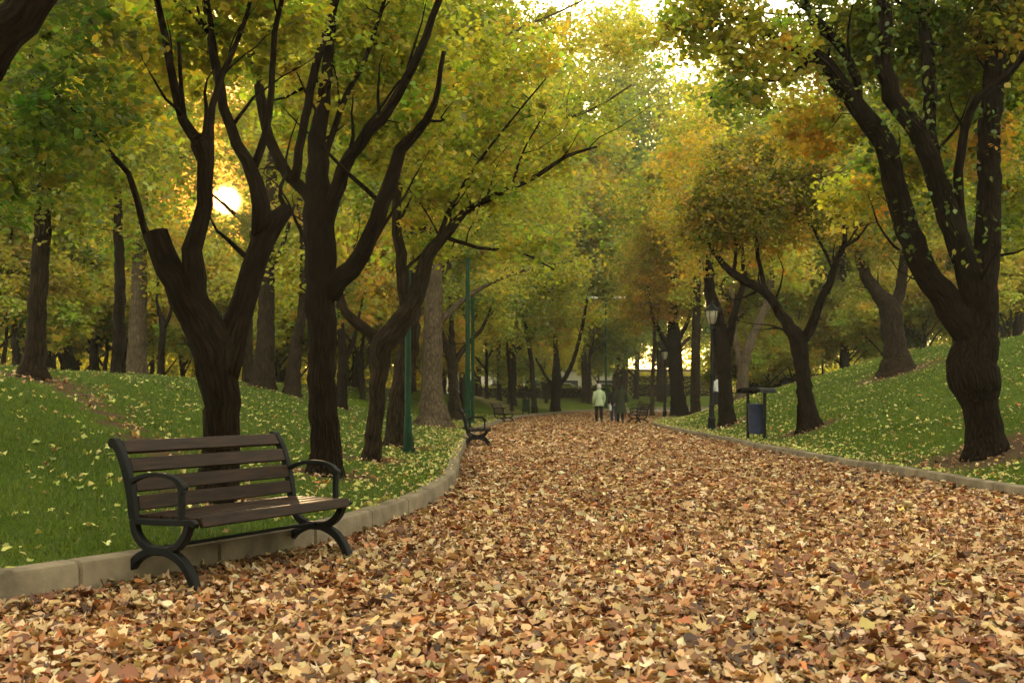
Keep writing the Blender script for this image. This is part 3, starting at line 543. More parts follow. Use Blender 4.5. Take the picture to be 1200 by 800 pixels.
px_tree(BT, 'broad green leafy tree directly behind the walking people',
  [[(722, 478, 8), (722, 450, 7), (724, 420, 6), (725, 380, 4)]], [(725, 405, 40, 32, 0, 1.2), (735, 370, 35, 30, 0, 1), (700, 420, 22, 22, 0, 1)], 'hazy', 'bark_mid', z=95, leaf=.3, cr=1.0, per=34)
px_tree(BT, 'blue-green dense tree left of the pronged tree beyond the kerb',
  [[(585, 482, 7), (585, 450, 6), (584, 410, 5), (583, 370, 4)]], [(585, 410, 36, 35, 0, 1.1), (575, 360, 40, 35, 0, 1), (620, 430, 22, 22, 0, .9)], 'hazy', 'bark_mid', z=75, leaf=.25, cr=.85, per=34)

# background trees: a few kinds built once, then copied
def proto(pal, bark, hgt, rad, seed, low=.3, leaf=.3, kk=1.0, lean=.1):
    rg = np.random.default_rng(seed); limbs = [[(0, 0, 0, hgt*.013+.04), (rg.normal()*lean, rg.normal()*lean, hgt*.25, hgt*.0115), (rg.normal()*.2, rg.normal()*.2, hgt*.55, hgt*.008), (rg.normal()*.4, rg.normal()*.4, hgt*.93, .03)]]
    blobs = []
    for i in range(8):
        a = i*2.4+rg.random(); z0 = hgt*(low-.12+.5*i/8); L_ = rad*(1-.35*i/8)*rg.uniform(.75, 1.1)
        limbs.append([(0, 0, z0, hgt*.008), (math.cos(a)*L_*.4, math.sin(a)*L_*.4, z0+L_*.4, hgt*.006), (math.cos(a)*L_*.85, math.sin(a)*L_*.85, z0+L_*.75, .03)])
        blobs.append((math.cos(a)*L_*.75, math.sin(a)*L_*.75, z0+L_*.75, L_*.5, L_*.5, L_*.42, .9, None))
    blobs += [(0, 0, hgt*.62, rad*.6, rad*.6, hgt*.16, .8, None), (0, 0, hgt*.85, rad*.45, rad*.45, hgt*.15, .9, None)]
    t, _ = make_tree('background_tree', limbs, blobs, pal, bark, leaf=leaf*.68, cr=rad*.19, per=76, tmpl=T_FAR, k=2.6*kk, cull=False, seg=8, twig_r=.012)
    return t
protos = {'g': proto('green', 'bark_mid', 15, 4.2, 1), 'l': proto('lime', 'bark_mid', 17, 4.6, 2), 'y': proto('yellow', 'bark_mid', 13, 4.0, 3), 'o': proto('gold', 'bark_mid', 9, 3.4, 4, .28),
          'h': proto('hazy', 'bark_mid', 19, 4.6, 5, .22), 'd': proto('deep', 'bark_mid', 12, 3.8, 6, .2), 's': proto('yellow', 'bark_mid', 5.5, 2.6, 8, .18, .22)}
used = set()
TALL = [('L', 's', -30, 46, 1.2), ('L', 's', 30, 50, 1.3), ('L', 's', 120, 46, 1.2), ('L', 's', 175, 50, 1.3), ('L', 's', 215, 44, 1), ('L', 's', 300, 50, 1.3), ('L', 's', 350, 55, 1.3), ('L', 's', 410, 60, 1.4), ('Rr', 's', 1040, 56, 1.1), ('Rr', 's', 1130, 52, 1), ('Rr', 's', 900, 58, 1), ('L', 'l', 512, 46, 1.3), ('C', 'y', 690, 97, 1.9), ('C', 'l', 640, 92, 1.8), ('C', 'h', 725, 104, 2.1), ('Rr', 'l', 838, 58, 1.2), ('L', 'l', 150, 50, 1.5), ('L', 'g', 30, 46, 1.35), ('L', 'h', 330, 58, 1.3), ('L', 'l', 420, 52, 1.35), ('L', 'h', 480, 60, 1.25), ('L', 'l', 545, 64, 1.35), ('L', 'g', -80, 52, 1.5), ('L', 'y', 225, 70, .9), ('L', 'g', 380, 70, 1.6), ('C', 'l', 600, 70, 1.15), ('C', 'h', 650, 96, 1.5), ('C', 'y', 560, 84, 1.9), ('C', 'h', 730, 100, 1.6), ('C', 'l', 690, 112, 1.5), ('C', 'h', 775, 104, 1.75), ('C', 'g', 620, 105, 1.9), ('Rr', 'y', 830, 78, 1.7), ('Rr', 'l', 880, 66, 1.4), ('Rr', 'y', 930, 74, 1.7), ('Rr', 'l', 990, 60, 1.3), ('Rr', 'g', 1060, 62, 1.4), ('Rr', 'l', 1130, 58, 1.3), ('Rr', 'y', 1190, 60, 1.5), ('Rr', 'g', 1250, 52, 1.3), ('Rr', 'h', 1010, 80, 1.5), ('Rr', 'h', 1160, 75, 1.4)]
GL = {'L': 'tree in the wood beyond the crest of the lawn on the bench side', 'C': 'tree closing the view beyond the far bend of the path', 'Rr': 'tree behind the grass bank on the side of the blue bin'}
WD = {'g': 'green', 'l': 'yellow-green', 'y': 'yellow', 'o': 'orange-gold', 'h': 'tall hazy green', 'd': 'dark green', 's': 'low yellow'}
spots = []
def addspots(side, rows):
    for kind, px, z, s in rows: spots.append((side, kind, px, z, s))
addspots('L', [('y', 20, 40, .9), ('g', -60, 33, .8), ('l', 110, 44, .9), ('y', 215, 47, .55), ('s', 150, 38, 1), ('s', 235, 42, 1), ('s', 60, 36, 1.1), ('s', 325, 42, 1), ('s', 0, 34, 1), ('o', 290, 60, .7), ('l', 385, 50, .9), ('y', 440, 46, .8), ('g', 475, 62, 1),
   ('l', 340, 62, 1.05), ('y', 160, 66, .75), ('l', 60, 58, 1.1), ('o', 425, 40, .75), ('d', -10, 60, 1), ('h', 400, 80, 1.1), ('y', 520, 66, .9), ('s', 380, 44, .9), ('s', 440, 55, 1), ('g', -150, 45, 1), ('s', 190, 60, 1.2), ('s', 275, 55, 1.1), ('s', 95, 50, 1.3), ('y', 545, 52, .8), ('o', 500, 48, .6)])
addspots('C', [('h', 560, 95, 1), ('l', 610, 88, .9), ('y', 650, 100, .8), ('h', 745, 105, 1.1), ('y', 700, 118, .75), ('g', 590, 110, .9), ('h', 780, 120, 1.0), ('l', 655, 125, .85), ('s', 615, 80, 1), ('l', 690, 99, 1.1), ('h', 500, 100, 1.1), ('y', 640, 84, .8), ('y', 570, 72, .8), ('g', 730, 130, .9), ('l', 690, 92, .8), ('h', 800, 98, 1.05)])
addspots('Rr', [('y', 850, 75, 1), ('l', 800, 80, 1.0), ('o', 900, 66, 1), ('y', 940, 72, 1.1), ('s', 930, 60, 1), ('o', 990, 68, 1), ('y', 1030, 62, .9), ('g', 1080, 66, 1.1), ('l', 1120, 58, 1), ('y', 1180, 60, 1), ('g', 1240, 50, 1), ('d', 1062, 55, .3), ('o', 1120, 50, .6), ('l', 990, 85, 1.2), ('h', 870, 95, 1.1), ('l', 1060, 90, 1.1), ('g', 1150, 80, 1.2), ('s', 870, 62, .9), ('s', 990, 60, 1.1), ('s', 1085, 52, 1.0), ('y', 1260, 70, 1.1), ('o', 960, 90, 1.2), ('l', 900, 110, 1.3), ('s', 1180, 48, .9), ('g', 1330, 60, 1), ('l', 1140, 100, 1.3)])
spots += TALL
def clear(sp):
    x = (sp[2]-600)*sp[3]/F; h_, dl, dr = terrain(x, sp[3], True); return dl[0] > .6 or dr[0] > .6
print('ON PATH', [sp for sp in spots if not clear(sp)], file=open('/tmp/onpath.txt', 'w'))
spots = [sp for sp in spots if clear(sp)]
PLC = {'L': 'beyond the lawn', 'C': 'past the bend', 'Rr': 'beyond the bank'}; seen_lb = {}
LM = [(38, 'grey crest trunk'), (84, 'dark drooping fork'), (138, 'dark straight trunk'), (161, 'pale mottled trunk'), (190, 'two-pronged sapling'), (259, 'sawn-off forked tree'), (310, 'shaggy trunk'), (344, 'leaning brown trunk'), (378, 'tall furrowed trunk'), (440, 'crooked slim tree'), (478, 'near green lamp post'),
      (508, 'stout pale trunk'), (550, 'second bench'), (585, 'blue-green tree'), (615, 'green bin'), (651, 'three-pronged tree'), (686, 'mauve-brown trunk'), (708, 'double-headed lamp'), (727, 'long-coated walker'), (752, 'distant bench'), (779, 'far black lantern'), (797, 'rust-crowned tree'), (834, 'near black lantern'), (853, 'ivy-wrapped trunk'), (880, 'blue bin'), (945, 'Y-forked tree'), (1050, 'fluted tree'), (1150, 'massive knotted tree')]
spots.sort(key=lambda q_: q_[3])
for i, (side, kd, px, z, s) in enumerate(spots):
    x = (px-600)*z/F; y = z
    src = protos[kd]
    if kd in used: t = copy_tree(src)
    else: t = src; used.add(kd)
    sclx = (s*random.uniform(.9, 1.1), s*random.uniform(.9, 1.1), s*random.uniform(.92, 1.08))
    if abs(px-265) < 330 and side == 'L':
        cr_ = [c for c in t.children if c.name.startswith('crown')][0]; m0 = cr_.data; co = np.zeros(len(m0.vertices)*3, np.float32); m0.vertices.foreach_get('co', co); co = co.reshape(-1, 3)
        tv = np.zeros(len(co)*4, np.float32); m0.attributes['tint'].data.foreach_get('color', tv); tv = tv.reshape(-1, 4)
        Mx = np.array((Matrix.Translation((x, y, ground(x, y)-.05)) @ Matrix.Rotation(i*2.39, 4, 'Z') @ Matrix.Diagonal((*sclx, 1))))
        wc = co@Mx[:3, :3].T+Mx[:3, 3]; kk_ = keep(wc.reshape(-1, 4, 3).mean(1))
        if not kk_.all():
            kv = np.repeat(kk_, 4); cr_.data = npmesh('crown', co[kv], np.arange(kv.sum()).reshape(-1, 4), 4, M['leaf'], tv[kv][:, :3])
    t.name = 'background_tree'; t.location = (x, y, ground(x, y)-.05); t.rotation_euler = (0, 0, i*2.39); t.scale = sclx
    rightward = px >= min(LM, key=lambda q_: abs(q_[0]-px))[0]; nmk = min(LM, key=lambda q_: abs(q_[0]-px))[1]
    lb = WD[kd]+' tree '+PLC[side]+', '+('just right' if rightward else 'just left')+' of the '+nmk; cnt = seen_lb.get(lb, 0); seen_lb[lb] = cnt+1
    if cnt: lb = ['', 'second ', 'third ', 'fourth ', 'fifth '][cnt]+lb
    tag(t, lb, 'tree', {'L': 'trees beyond the left lawn', 'C': 'trees beyond the far bend', 'Rr': 'trees behind the right bank'}[side])
# distant wood: one mass nobody could count
n = 3800; th = rng.uniform(-1, 1, n); yy = 135+rng.random(n)*22-25*np.abs(th); xx = th*112; hh = np.where(rng.random(n) < .3, rng.random(n)*4, rng.random(n)*13)*(.85+.3*vnoise(xx, yy, .12, 2)); gh = terrain(xx, yy)
gap = ~((np.abs(xx/yy-.13) < .03) & (hh < 5)); xx, yy, hh, gh = xx[gap], yy[gap], hh[gap], gh[gap]; n = len(xx); per = 46; C = np.column_stack([xx, yy, gh+hh+.4]); ci = np.repeat(np.arange(n), per)
P_ = C[ci]+rng.normal(size=(n*per, 3))*np.array([1.3, 1.3, .9]); m = keep(P_); cols = np.where((vnoise(C[:, 0], C[:, 2]*2, .09, 5) > 0)[:, None], pick('yellow', n, .2), pick('green', n, .2))[ci]*np.exp(rng.normal(size=(n*per, 1))*.2)
me = leafmesh('distant_wood', P_[m], .5*np.exp(rng.normal(size=int(m.sum()))*.2), cols[m], T_FAR, M['leaf'], .3, .4)
tag(link('distant_wood', me), 'mass of green and yellow foliage closing the horizon behind the park', 'woods', None, 'stuff')

# brushy undergrowth between the far trunks, behind both lawns
n = 1500; sd = rng.random(n) < .62; xx = np.where(sd, rng.uniform(-52, -5, n), rng.uniform(17, 60, n)); yy = 70+rng.random(n)*10-np.where(sd, .22*np.abs(xx), 0); hh = rng.random(n)*5.2*(.75+.35*vnoise(xx, yy, .5, 3)); C = np.column_stack([xx, yy, terrain(xx, yy)+hh+.1]); ci = np.repeat(np.arange(n), 60)
P_ = C[ci]+rng.normal(size=(n*60, 3))*np.array([.75, .75, .5]); cols = np.where((vnoise(C[:, 0], C[:, 1], .45, 5) > 0)[:, None], pick('yellow', n, .2), pick('lime', n, .2))[ci]*np.exp(rng.normal(size=(n*60, 1))*.2)
me = leafmesh('undergrowth', P_, .25*np.exp(rng.normal(size=n*60)*.2), cols, T_FAR, M['leaf'], .3, .4)
tag(link('undergrowth', me), 'brushy yellow-green undergrowth between the far trunks behind the lawns', 'undergrowth', None, 'stuff')
# unseen foliage added behind the viewpoint to block level light and darken trunk fronts
n = 2200; xx = rng.uniform(-48, 48, n); yy = -14-rng.random(n)*22-.1*np.abs(xx); hh = rng.random(n)*15+.6; C = np.column_stack([xx, yy, terrain(xx, yy)+hh]); ci = np.repeat(np.arange(n), 30); P_ = C[ci]+rng.normal(size=(n*30, 3))*1.0
me = leafmesh('shade_foliage', P_, .5*np.exp(rng.normal(size=n*30)*.2), pick('green', n*30, .2), T_FAR, M['leaf'], .3, .4)
tag(link('shade_foliage', me), 'unseen mass of green foliage added behind the camera to block light', 'woods', None, 'stuff')
# ------------------------------------------------------------------ ground objects
DIRT += [(-7.6+.9*k*.55, 17.2-.75*k, .75-.02*k) for k in range(9)]
me = npmesh('lawn', np.column_stack([X.ravel(), Y.ravel(), h]), q, 4, M['lawn'], None, True)
a = me.attributes.new('dirt', 'FLOAT', 'POINT'); a.data.foreach_set('value', dirt_at(X.ravel(), Y.ravel()).astype(np.float32))
tag(link('lawn', me), None, None, None, 'structure')
def pathmat():
    m, nt, out = newmat('leaf_strewn_path'); L = nt.links; t = N(nt, 'ShaderNodeTexCoord'); b = N(nt, 'ShaderNodeBsdfPrincipled')
    v = N(nt, 'ShaderNodeTexVoronoi'); v.inputs['Scale'].default_value = 13; v.inputs['Randomness'].default_value = 1; L.new(t.outputs['Object'], v.inputs['Vector'])
    sp = N(nt, 'ShaderNodeSeparateColor'); L.new(v.outputs['Color'], sp.inputs[0])
    r = ramp(nt, [(.0, (.07, .035, .02)), (.35, (.18, .09, .045)), (.65, (.3, .175, .095)), (1, (.4, .27, .16))]); L.new(sp.outputs[0], r.inputs[0])
    L.new(r.outputs[0], b.inputs['Base Color']); b.inputs['Roughness'].default_value = .85; b.inputs['Specular IOR Level'].default_value = .2
    bp = N(nt, 'ShaderNodeBump'); bp.inputs['Strength'].default_value = .8; bp.inputs['Distance'].default_value = .04; L.new(sp.outputs[1], bp.inputs['Height']); L.new(bp.outputs[0], b.inputs['Normal'])
    L.new(b.outputs[0], out.inputs[0]); return m
mb = MB(); mb.add([(-30, -25, 0), (60, -25, 0), (60, 128, 0), (-30, 128, 0)], [(0, 1, 2, 3)]); tag(mb.build('path', pathmat(), None, False), None, None, None, 'structure')
mb = MB(); mb.add([(4, 84, .006), (60, 89, .006), (60, 127, .006), (8, 127, .006), (12, 97, .006)], [(0, 1, 2, 3, 4)]); tag(mb.build('road', M['asphalt'], None, False), None, None, None, 'structure')
def kerb(K, top, side):
    """rounded kerb with joints every metre; side=+1: lawn on the left of the direction"""
    K = K[(K[:, 1] > -9) & (K[:, 0] < 30)]; seg = np.r_[0, np.cumsum(np.hypot(*np.diff(K, axis=0).T))]; L_ = seg[-1]; s_ = []
    rj = 0
    while rj < L_: s_ += [rj, rj+.012, rj+.3, rj+.66, rj+.968, rj+.98]; rj += 1.0
    s_ = np.array([v for v in s_ if v < L_]); inset = np.array([.02 if min(v % 1.0, 1-v % 1.0) < .004 else 0.0 for v in s_])
    kx = np.interp(s_, seg, K[:, 0]); ky = np.interp(s_, seg, K[:, 1]); T = np.column_stack([np.gradient(kx, s_), np.gradient(ky, s_)]); T /= np.linalg.norm(T, axis=1)[:, None]; Nn = np.column_stack([-T[:, 1], T[:, 0]])*side
    V = []; jit = np.repeat(rng.normal(size=len(s_)//6+2)*.006, 6)[:len(s_)]
    prof = [(-.16, -.1), (-.155, top-.03), (-.145, top-.01), (-.12, top), (-.02, top), (-.004, top-.012), (0, top-.04), (0, -.1)]
    for i in range(len(s_)):
        for o_, z_ in prof: o2 = o_+(inset[i] if o_ < -.1 else 0)+jit[i]; V.append((kx[i]+Nn[i, 0]*o2, ky[i]+Nn[i, 1]*o2, z_-(inset[i] if z_ > 0 else 0)+.003+jit[i]*.6))
    Fc = [(i*8+k, i*8+k+1, i*8+9+k, i*8+8+k) for i in range(len(s_)-1) for k in range(7)]
    mb = MB(); mb.add(V, Fc); return mb
tag(kerb(KL, .205, 1).build('kerb', M['concrete'], None, True, False, 30), None, None, None, 'structure')
tag(kerb(KR, .16, -1).build('kerb', M['concrete'], None, True, False, 30), None, None, None, 'structure')

# fallen leaves on the path
def scatter(x0, x1, y0, y1, dens):
    n = int((x1-x0)*(y1-y0)*dens); return rng.uniform(x0, x1, n), rng.uniform(y0, y1, n)
def litter(y0, y1, dens, tmpl, size, curl, zr, name):
    x, y = scatter(-9, 9 if y1 < 45 else 16, y0, y1, dens); v = (np.abs(x) < .56*y+1.6); x, y = x[v], y[v]
    h_, dl, dr = terrain(x, y, True); m = (dl < -.18) & (dr < -.18); x, y, dl, dr = x[m], y[m], dl[m], dr[m]
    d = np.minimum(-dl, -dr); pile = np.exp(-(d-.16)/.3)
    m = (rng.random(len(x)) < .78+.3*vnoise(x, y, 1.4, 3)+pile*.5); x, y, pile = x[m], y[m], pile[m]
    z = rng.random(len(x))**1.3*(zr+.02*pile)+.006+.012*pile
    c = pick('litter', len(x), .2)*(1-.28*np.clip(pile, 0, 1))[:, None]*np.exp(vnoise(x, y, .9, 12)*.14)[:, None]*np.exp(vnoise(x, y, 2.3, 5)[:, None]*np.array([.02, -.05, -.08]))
    sz = size*np.exp(np.clip(rng.normal(size=len(x))*.26, -.6, .45))
    return leafmesh(name, np.column_stack([x, y, z]), sz, c, tmpl, M['dry'], 3.4, 0, curl)
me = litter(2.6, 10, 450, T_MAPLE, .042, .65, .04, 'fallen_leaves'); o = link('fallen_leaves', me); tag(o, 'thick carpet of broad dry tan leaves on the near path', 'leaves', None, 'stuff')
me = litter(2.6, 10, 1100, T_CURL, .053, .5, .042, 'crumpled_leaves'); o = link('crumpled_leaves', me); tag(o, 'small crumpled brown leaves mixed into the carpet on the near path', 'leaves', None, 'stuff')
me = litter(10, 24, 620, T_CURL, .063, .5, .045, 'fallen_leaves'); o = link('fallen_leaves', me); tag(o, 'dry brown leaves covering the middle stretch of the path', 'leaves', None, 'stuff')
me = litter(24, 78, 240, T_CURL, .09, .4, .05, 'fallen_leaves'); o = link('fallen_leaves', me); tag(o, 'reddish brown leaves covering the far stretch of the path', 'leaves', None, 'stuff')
# yellow leaves on the grass
x, y = scatter(-16, 22, 4, 52, 52); v = (np.abs(x) < .54*y+1); x, y = x[v], y[v]; h_, dl, dr = terrain(x, y, True); m = ((dl > -.14) | (dr > -.14)); x, y, h_, dl, dr = x[m], y[m], h_[m], dl[m], dr[m]
h_ = np.where((dl <= 0) & (dl > -.15), .2, np.where((dr <= 0) & (dr > -.15), .155, h_)); d = np.maximum(dl, dr); pr = .3+1.7*np.exp(-d/1.2)*(y > 8)+.3*vnoise(x, y, .8, 9)+.3*vnoise(x, y, 3.1, 4)+.8*dirt_at(x, y); m = rng.random(len(x)) < pr*.66*np.clip(1.25-y/60, .4, 1)*np.where(dr > 0, 1.2, 1); x, y, h_ = x[m], y[m], h_[m]
c = pick('lawnleaf', len(x), .2); dk = dirt_at(x, y) > .45; c[dk] = pick('litter', int(dk.sum()), .2)
me = leafmesh('lawn_leaves', np.column_stack([x, y, h_+.03+rng.random(len(x))*.015]), .036*np.exp(np.clip(rng.normal(size=len(x))*.35, -.8, .7)), c, T_MAPLE, M['dry'], 2.6, 0, .6)
tag(link('lawn_leaves', me), 'yellow leaves scattered over the green lawns', 'leaves', None, 'stuff')
# grass blades
def blades(x0, x1, y0, y1, dens, hgt, wd):
    x, y = scatter(x0, x1, y0, y1, dens); v = (np.abs(x) < .5*y+.4); x, y = x[v], y[v]; h_, dl, dr = terrain(x, y, True); m = ((dl > .0) | (dr > .0)) & (rng.random(len(x)) > dirt_at(x, y)*1.3); x, y, h_ = x[m], y[m], h_[m]; n = len(x)
    a = rng.random(n)*6.28; L_ = hgt*np.exp(rng.normal(size=n)*.3); b = np.column_stack([x, y, h_-.005]); s_ = np.column_stack([np.cos(a), np.sin(a), 0*a])*wd; t = b+np.column_stack([rng.normal(size=n)*.4, rng.normal(size=n)*.4, np.ones(n)])*L_[:, None]
    V = np.stack([b-s_, b+s_, t], 1).reshape(-1, 3); base = np.array([.068, .112, .012]); c = base*np.exp(rng.normal(size=(n, 1))*.3)*np.exp((vnoise(x, y, 1.2, 6)*.25)[:, None]); c[rng.random(n) < .04] = (.22, .19, .06)
    return V, np.repeat(c, 3, 0)
VV, CC = [], []
for a_ in ((-7, 0, 5.5, 12, 2600, .035, .004), (-9, 0, 12, 20, 1000, .04, .006), (4, 11, 11, 20, 900, .04, .006), (-14, 0, 20, 34, 260, .05, .012), (4, 17, 20, 38, 260, .05, .012)):
    v_, c_ = blades(*a_); VV.append(v_); CC.append(c_)
VV = np.vstack(VV); CC = np.vstack(CC); me = npmesh('grass', VV, np.arange(len(VV)).reshape(-1, 3), 3, M['grassblade'], CC)
tag(link('grass', me), 'short green grass covering both lawns', 'grass', None, 'stuff')

# ------------------------------------------------------------------ benches
def make_bench(label):
    t = empty('park_bench'); tag(t, label, 'bench', 'park benches along the path'); half = .70
    prof = catmull([(-.215, .40), (-.235, .52), (-.265, .64), (-.315, .765), (-.375, .85)], .03)      # (forward, up) of the back
    for s in (-1, 1):
        f = MB(); X_ = s*half; A = (1, 0, 0)
        arc = lambda pts: [(X_, p[0], p[1]) for p in catmull(pts, .025)]
        f.bar(arc([(.285, .0), (.26, .075), (.19, .165), (.09, .215), (0, .228), (-.09, .215), (-.19, .165), (-.26, .075), (-.285, .0)]), .028, .025, A)
        f.bar(arc([(.235, .395), (.20, .315), (.12, .25), (0, .226), (-.12, .25), (-.19, .315), (-.215, .395)]), .026, .023, A)
        f.box((X_, .0, .228), (.058, .2, .055), bev=.008)
        f.bar(arc([(.285, .385), (.265, .402), (.2, .40), (0, .392), (-.2, .388), (-.225, .39)]), .021, .018, A)
        f.bar([(X_, p[0], p[1]) for p in prof], .023, .027, A)
        f.tube([(X_-.024, -.382, .843), (X_+.024, -.382, .843)], .032, 12)
        for fy in (.285, -.285): f.box((X_, fy, .008), (.06, .07, .016), bev=.004)
        fr = f.build('side_frame', M['iron'], t)
        am = MB(); am.bar(arc([(-.262, .60), (-.2, .635), (-.1, .662), (.02, .668), (.12, .65), (.175, .615), (.19, .57)]), .02, .0125, A)
        am.bar(arc([(.12, .65), (.165, .60), (.17, .52), (.168, .405)]), .019, .014, A); am.tube([(X_-.021, .178, .60), (X_+.021, .178, .60)], .026, 10)
        am.build('armrest', M['iron'], fr)
    b = MB(); Ls = 2*half-.05
    for k, u in enumerate((.2, .44, .68, .92)):
        i = u*(len(prof)-1); i0 = int(i); p = prof[i0]*(1-i+i0)+prof[min(i0+1, len(prof)-1)]*(i-i0); tt = prof[min(i0+1, len(prof)-1)]-prof[max(i0-1, 0)]; ang = math.atan2(tt[0], tt[1])
        b.box((0, p[0]+.012, p[1]), (Ls, .026, .088), 0, -ang, .005)
    b.build('backrest', M['slat'], t)
    s_ = MB()
    for k in range(5): s_.box((0, -.165+k*.095, .417-abs(k-2)*.0015), (Ls, .084, .027), 0, 0, .004)
    s_.box((0, .292, .402), (Ls, .03, .06), 0, R(18), .004); s_.build('seat', M['slat'], t)
    bz = MB(); bz.tube([(-half, 0, .245), (half, 0, .245)], .011, 8); bz.build('tie_rod', M['iron'], t)
    return t
b1 = make_bench('dark slatted bench with curled iron arms near the camera, backing onto the kerb')
def place(o, x, y, ang, z=0): o.location = (x, y, z); o.rotation_euler = (0, 0, ang); return o
# local +Y is the way the bench faces, local X its length
def face(dx, dy): return math.atan2(-dx, dy)
place(b1, -1.70, 6.80, face(.875, -.485), .012)
for lb, x, y, (fx, fy) in (('empty iron bench seen end-on on the same kerb beyond the near bench', -.78, 23.8, (1, .02)),
      ('small distant bench at the start of the far kerb bend, before the green bin', -.35, 45.5, (.97, -.25)),
      ('distant bench right of the walking people, facing across the path', 5.15, 43.6, (-1, -.1)),
      ('farthest bench, partly hidden behind the person in the long dark coat', 7.6, 66, (-1, .2))):
    b = copy_tree(b1); tag(b, lb); place(b, x, y, face(fx, fy), .01)

# ------------------------------------------------------------------ bins
def make_bin(name, label, mat, x, y, ang):
    g = ground(x, y); t = empty(name, (x, y, g), ang); tag(t, label, 'litter bin', 'roofed litter bins')
    p = MB()
    p.box((-.0, -.25, .57), (.055, .055, 1.16), bev=.005); p.build('post', M['iron'], t)
    p = MB(); p.box((0, .25, .57), (.055, .055, 1.16), bev=.005); p.build('post', M['iron'], t)
    r = MB(); pr = [(-.37, 1.10), (-.34, 1.17), (-.27, 1.205), (0, 1.215), (.27, 1.205), (.34, 1.17), (.37, 1.10)]
    r.bar([(0, a, b) for a, b in pr], .27, .008, (1, 0, 0)); r.box((0, 0, 1.17), (.5, .56, .05), bev=.004); r.build('roof', M['iron'], t)
    b = MB(); b.lathe([(.15, .16), (.19, .165), (.205, .22), (.225, .8), (.245, .82), (.245, .85), (.215, .85), (.2, .83), (.17, .25), (.02, .22)], (.0, 0, 0), 20, .8, .85); o = b.build('basket', mat, t)
    return t
x, y, _ = W(880, 517, hit(880, 516)); make_bin('litter_bin', 'blue rounded litter bin under a dark roof beside the right-hand kerb', M['blue_paint'], x+.1, y-.1, R(36))
make_bin('litter_bin', 'green litter bin at the far kerb bend beyond the third bench', M['green_paint'], .55+.2, 57.5, R(40))

# ------------------------------------------------------------------ lamps
def make_lantern(label, x, y):
    g = ground(x, y); t = empty('lamp_post', (x, y, g)); tag(t, label, 'street lamp', 'black lantern lamp posts')
    p = MB(); p.lathe([(.15, -.05), (.15, .05), (.12, .08), (.11, .3), (.13, .34), (.09, .4), (.075, .7), (.09, .74), (.055, .8), (.045, 1.6), (.06, 1.63), (.04, 1.68), (.034, 2.95), (.06, 2.98), (.06, 3.03), (.03, 3.08), (.05, 3.14)], (0, 0, 0), 14)
    p.build('post', M['iron'], t)
    p = MB()
    for s in (-1, 1): p.tube(catmull([(0, 0, 2.9), (s*.12, 0, 2.86), (s*.19, 0, 2.96), (s*.13, 0, 3.05), (s*.03, 0, 3.02)], .04), .011, 6)
    p.build('scroll_bracket', M['iron'], t)
    l = MB(); l.lathe([(.07, 3.14), (.12, 3.2), (.165, 3.38), (.175, 3.5), (.17, 3.54)], (0, 0, 0), 12); l.build('lantern_glass', M['opal'], t)
    c = MB(); c.lathe([(.215, 3.53), (.22, 3.56), (.17, 3.62), (.1, 3.68), (.05, 3.72), (.045, 3.76), (.02, 3.79), (.03, 3.82), (.008, 3.88)], (0, 0, 0), 14)
    for k in range(6): a = k*math.pi/3; c.tube([(.08*math.cos(a), .08*math.sin(a), 3.15), (.128*math.cos(a), .128*math.sin(a), 3.2), (.178*math.cos(a), .178*math.sin(a), 3.39), (.186*math.cos(a), .186*math.sin(a), 3.55)], .009, 5)
    c.build('lantern_cap', M['iron'], t); return t
x, y, _ = W(834, 505, hit(834, 504)); make_lantern('black ornamental lamp post nearest the camera, left of the ivy-wrapped leaning trunk', x, y)
x, y, _ = W(779, 486, 57); make_lantern('black ornamental lamp post farther off, left of the dark tree with the rust orange crown', x, y)
x, y, _ = W(964, 440, 62); make_lantern('black ornamental lamp post standing behind the crest of the bank', x, y)
def make_streetlamp(label, x, y, H, rad, arms, ang=0):
    g = ground(x, y); t = empty('street_lamp', (x, y, g), ang); tag(t, label, 'street lamp', 'green park lamp posts')
    p = MB(); p.box((0, 0, .012), (rad*5.5, rad*5.5, .03), bev=.004); p.tube([(0, 0, -.1), (0, 0, .02), (0, 0, .6), (0, 0, .62), (0, 0, H)], [rad*1.5, rad*1.5, rad*1.25, rad, rad*.75], 14)
    for k in range(4): p.box((rad*2*math.cos(k*1.571), rad*2*math.sin(k*1.571), .05), (.02, rad*1.6, .09), k*1.571)
    p.build('pole', M['green_paint'], t)
    for s in arms:
        a = MB(); a.tube(catmull([(0, 0, H-.25), (s*.12, 0, H+.02), (s*.45, 0, H+.14), (s*.75, 0, H+.17)], .08), rad*.38, 8); ar = a.build('arm', M['green_paint'], t)
        h_ = MB(); h_.lathe([(.02, -.1), (.1, -.09), (.16, -.04), (.18, .02), (.14, .1), (.05, .14), (.01, .15)], (s*1.25, 0, H+.2), 16, 3.6, 1.0); h_.build('lamp_head', M['lamp_white'], ar)
    return t
x, y, _ = W(478, 531, hit(478, 531)); make_streetlamp('green lamp post on the lawn in front of the grey furrowed trunk', x, y, 7.6, .052, (-1, 1), .4)
x, y, _ = W(548, 490, 31); make_streetlamp('thick green pole rising behind the second bench', x, y, 5.0, .075, (), 1.0)
make_streetlamp('tall green double-headed street lamp behind the walking people', 7.75, 88, 8.85, .09, (-1, 1), 0)
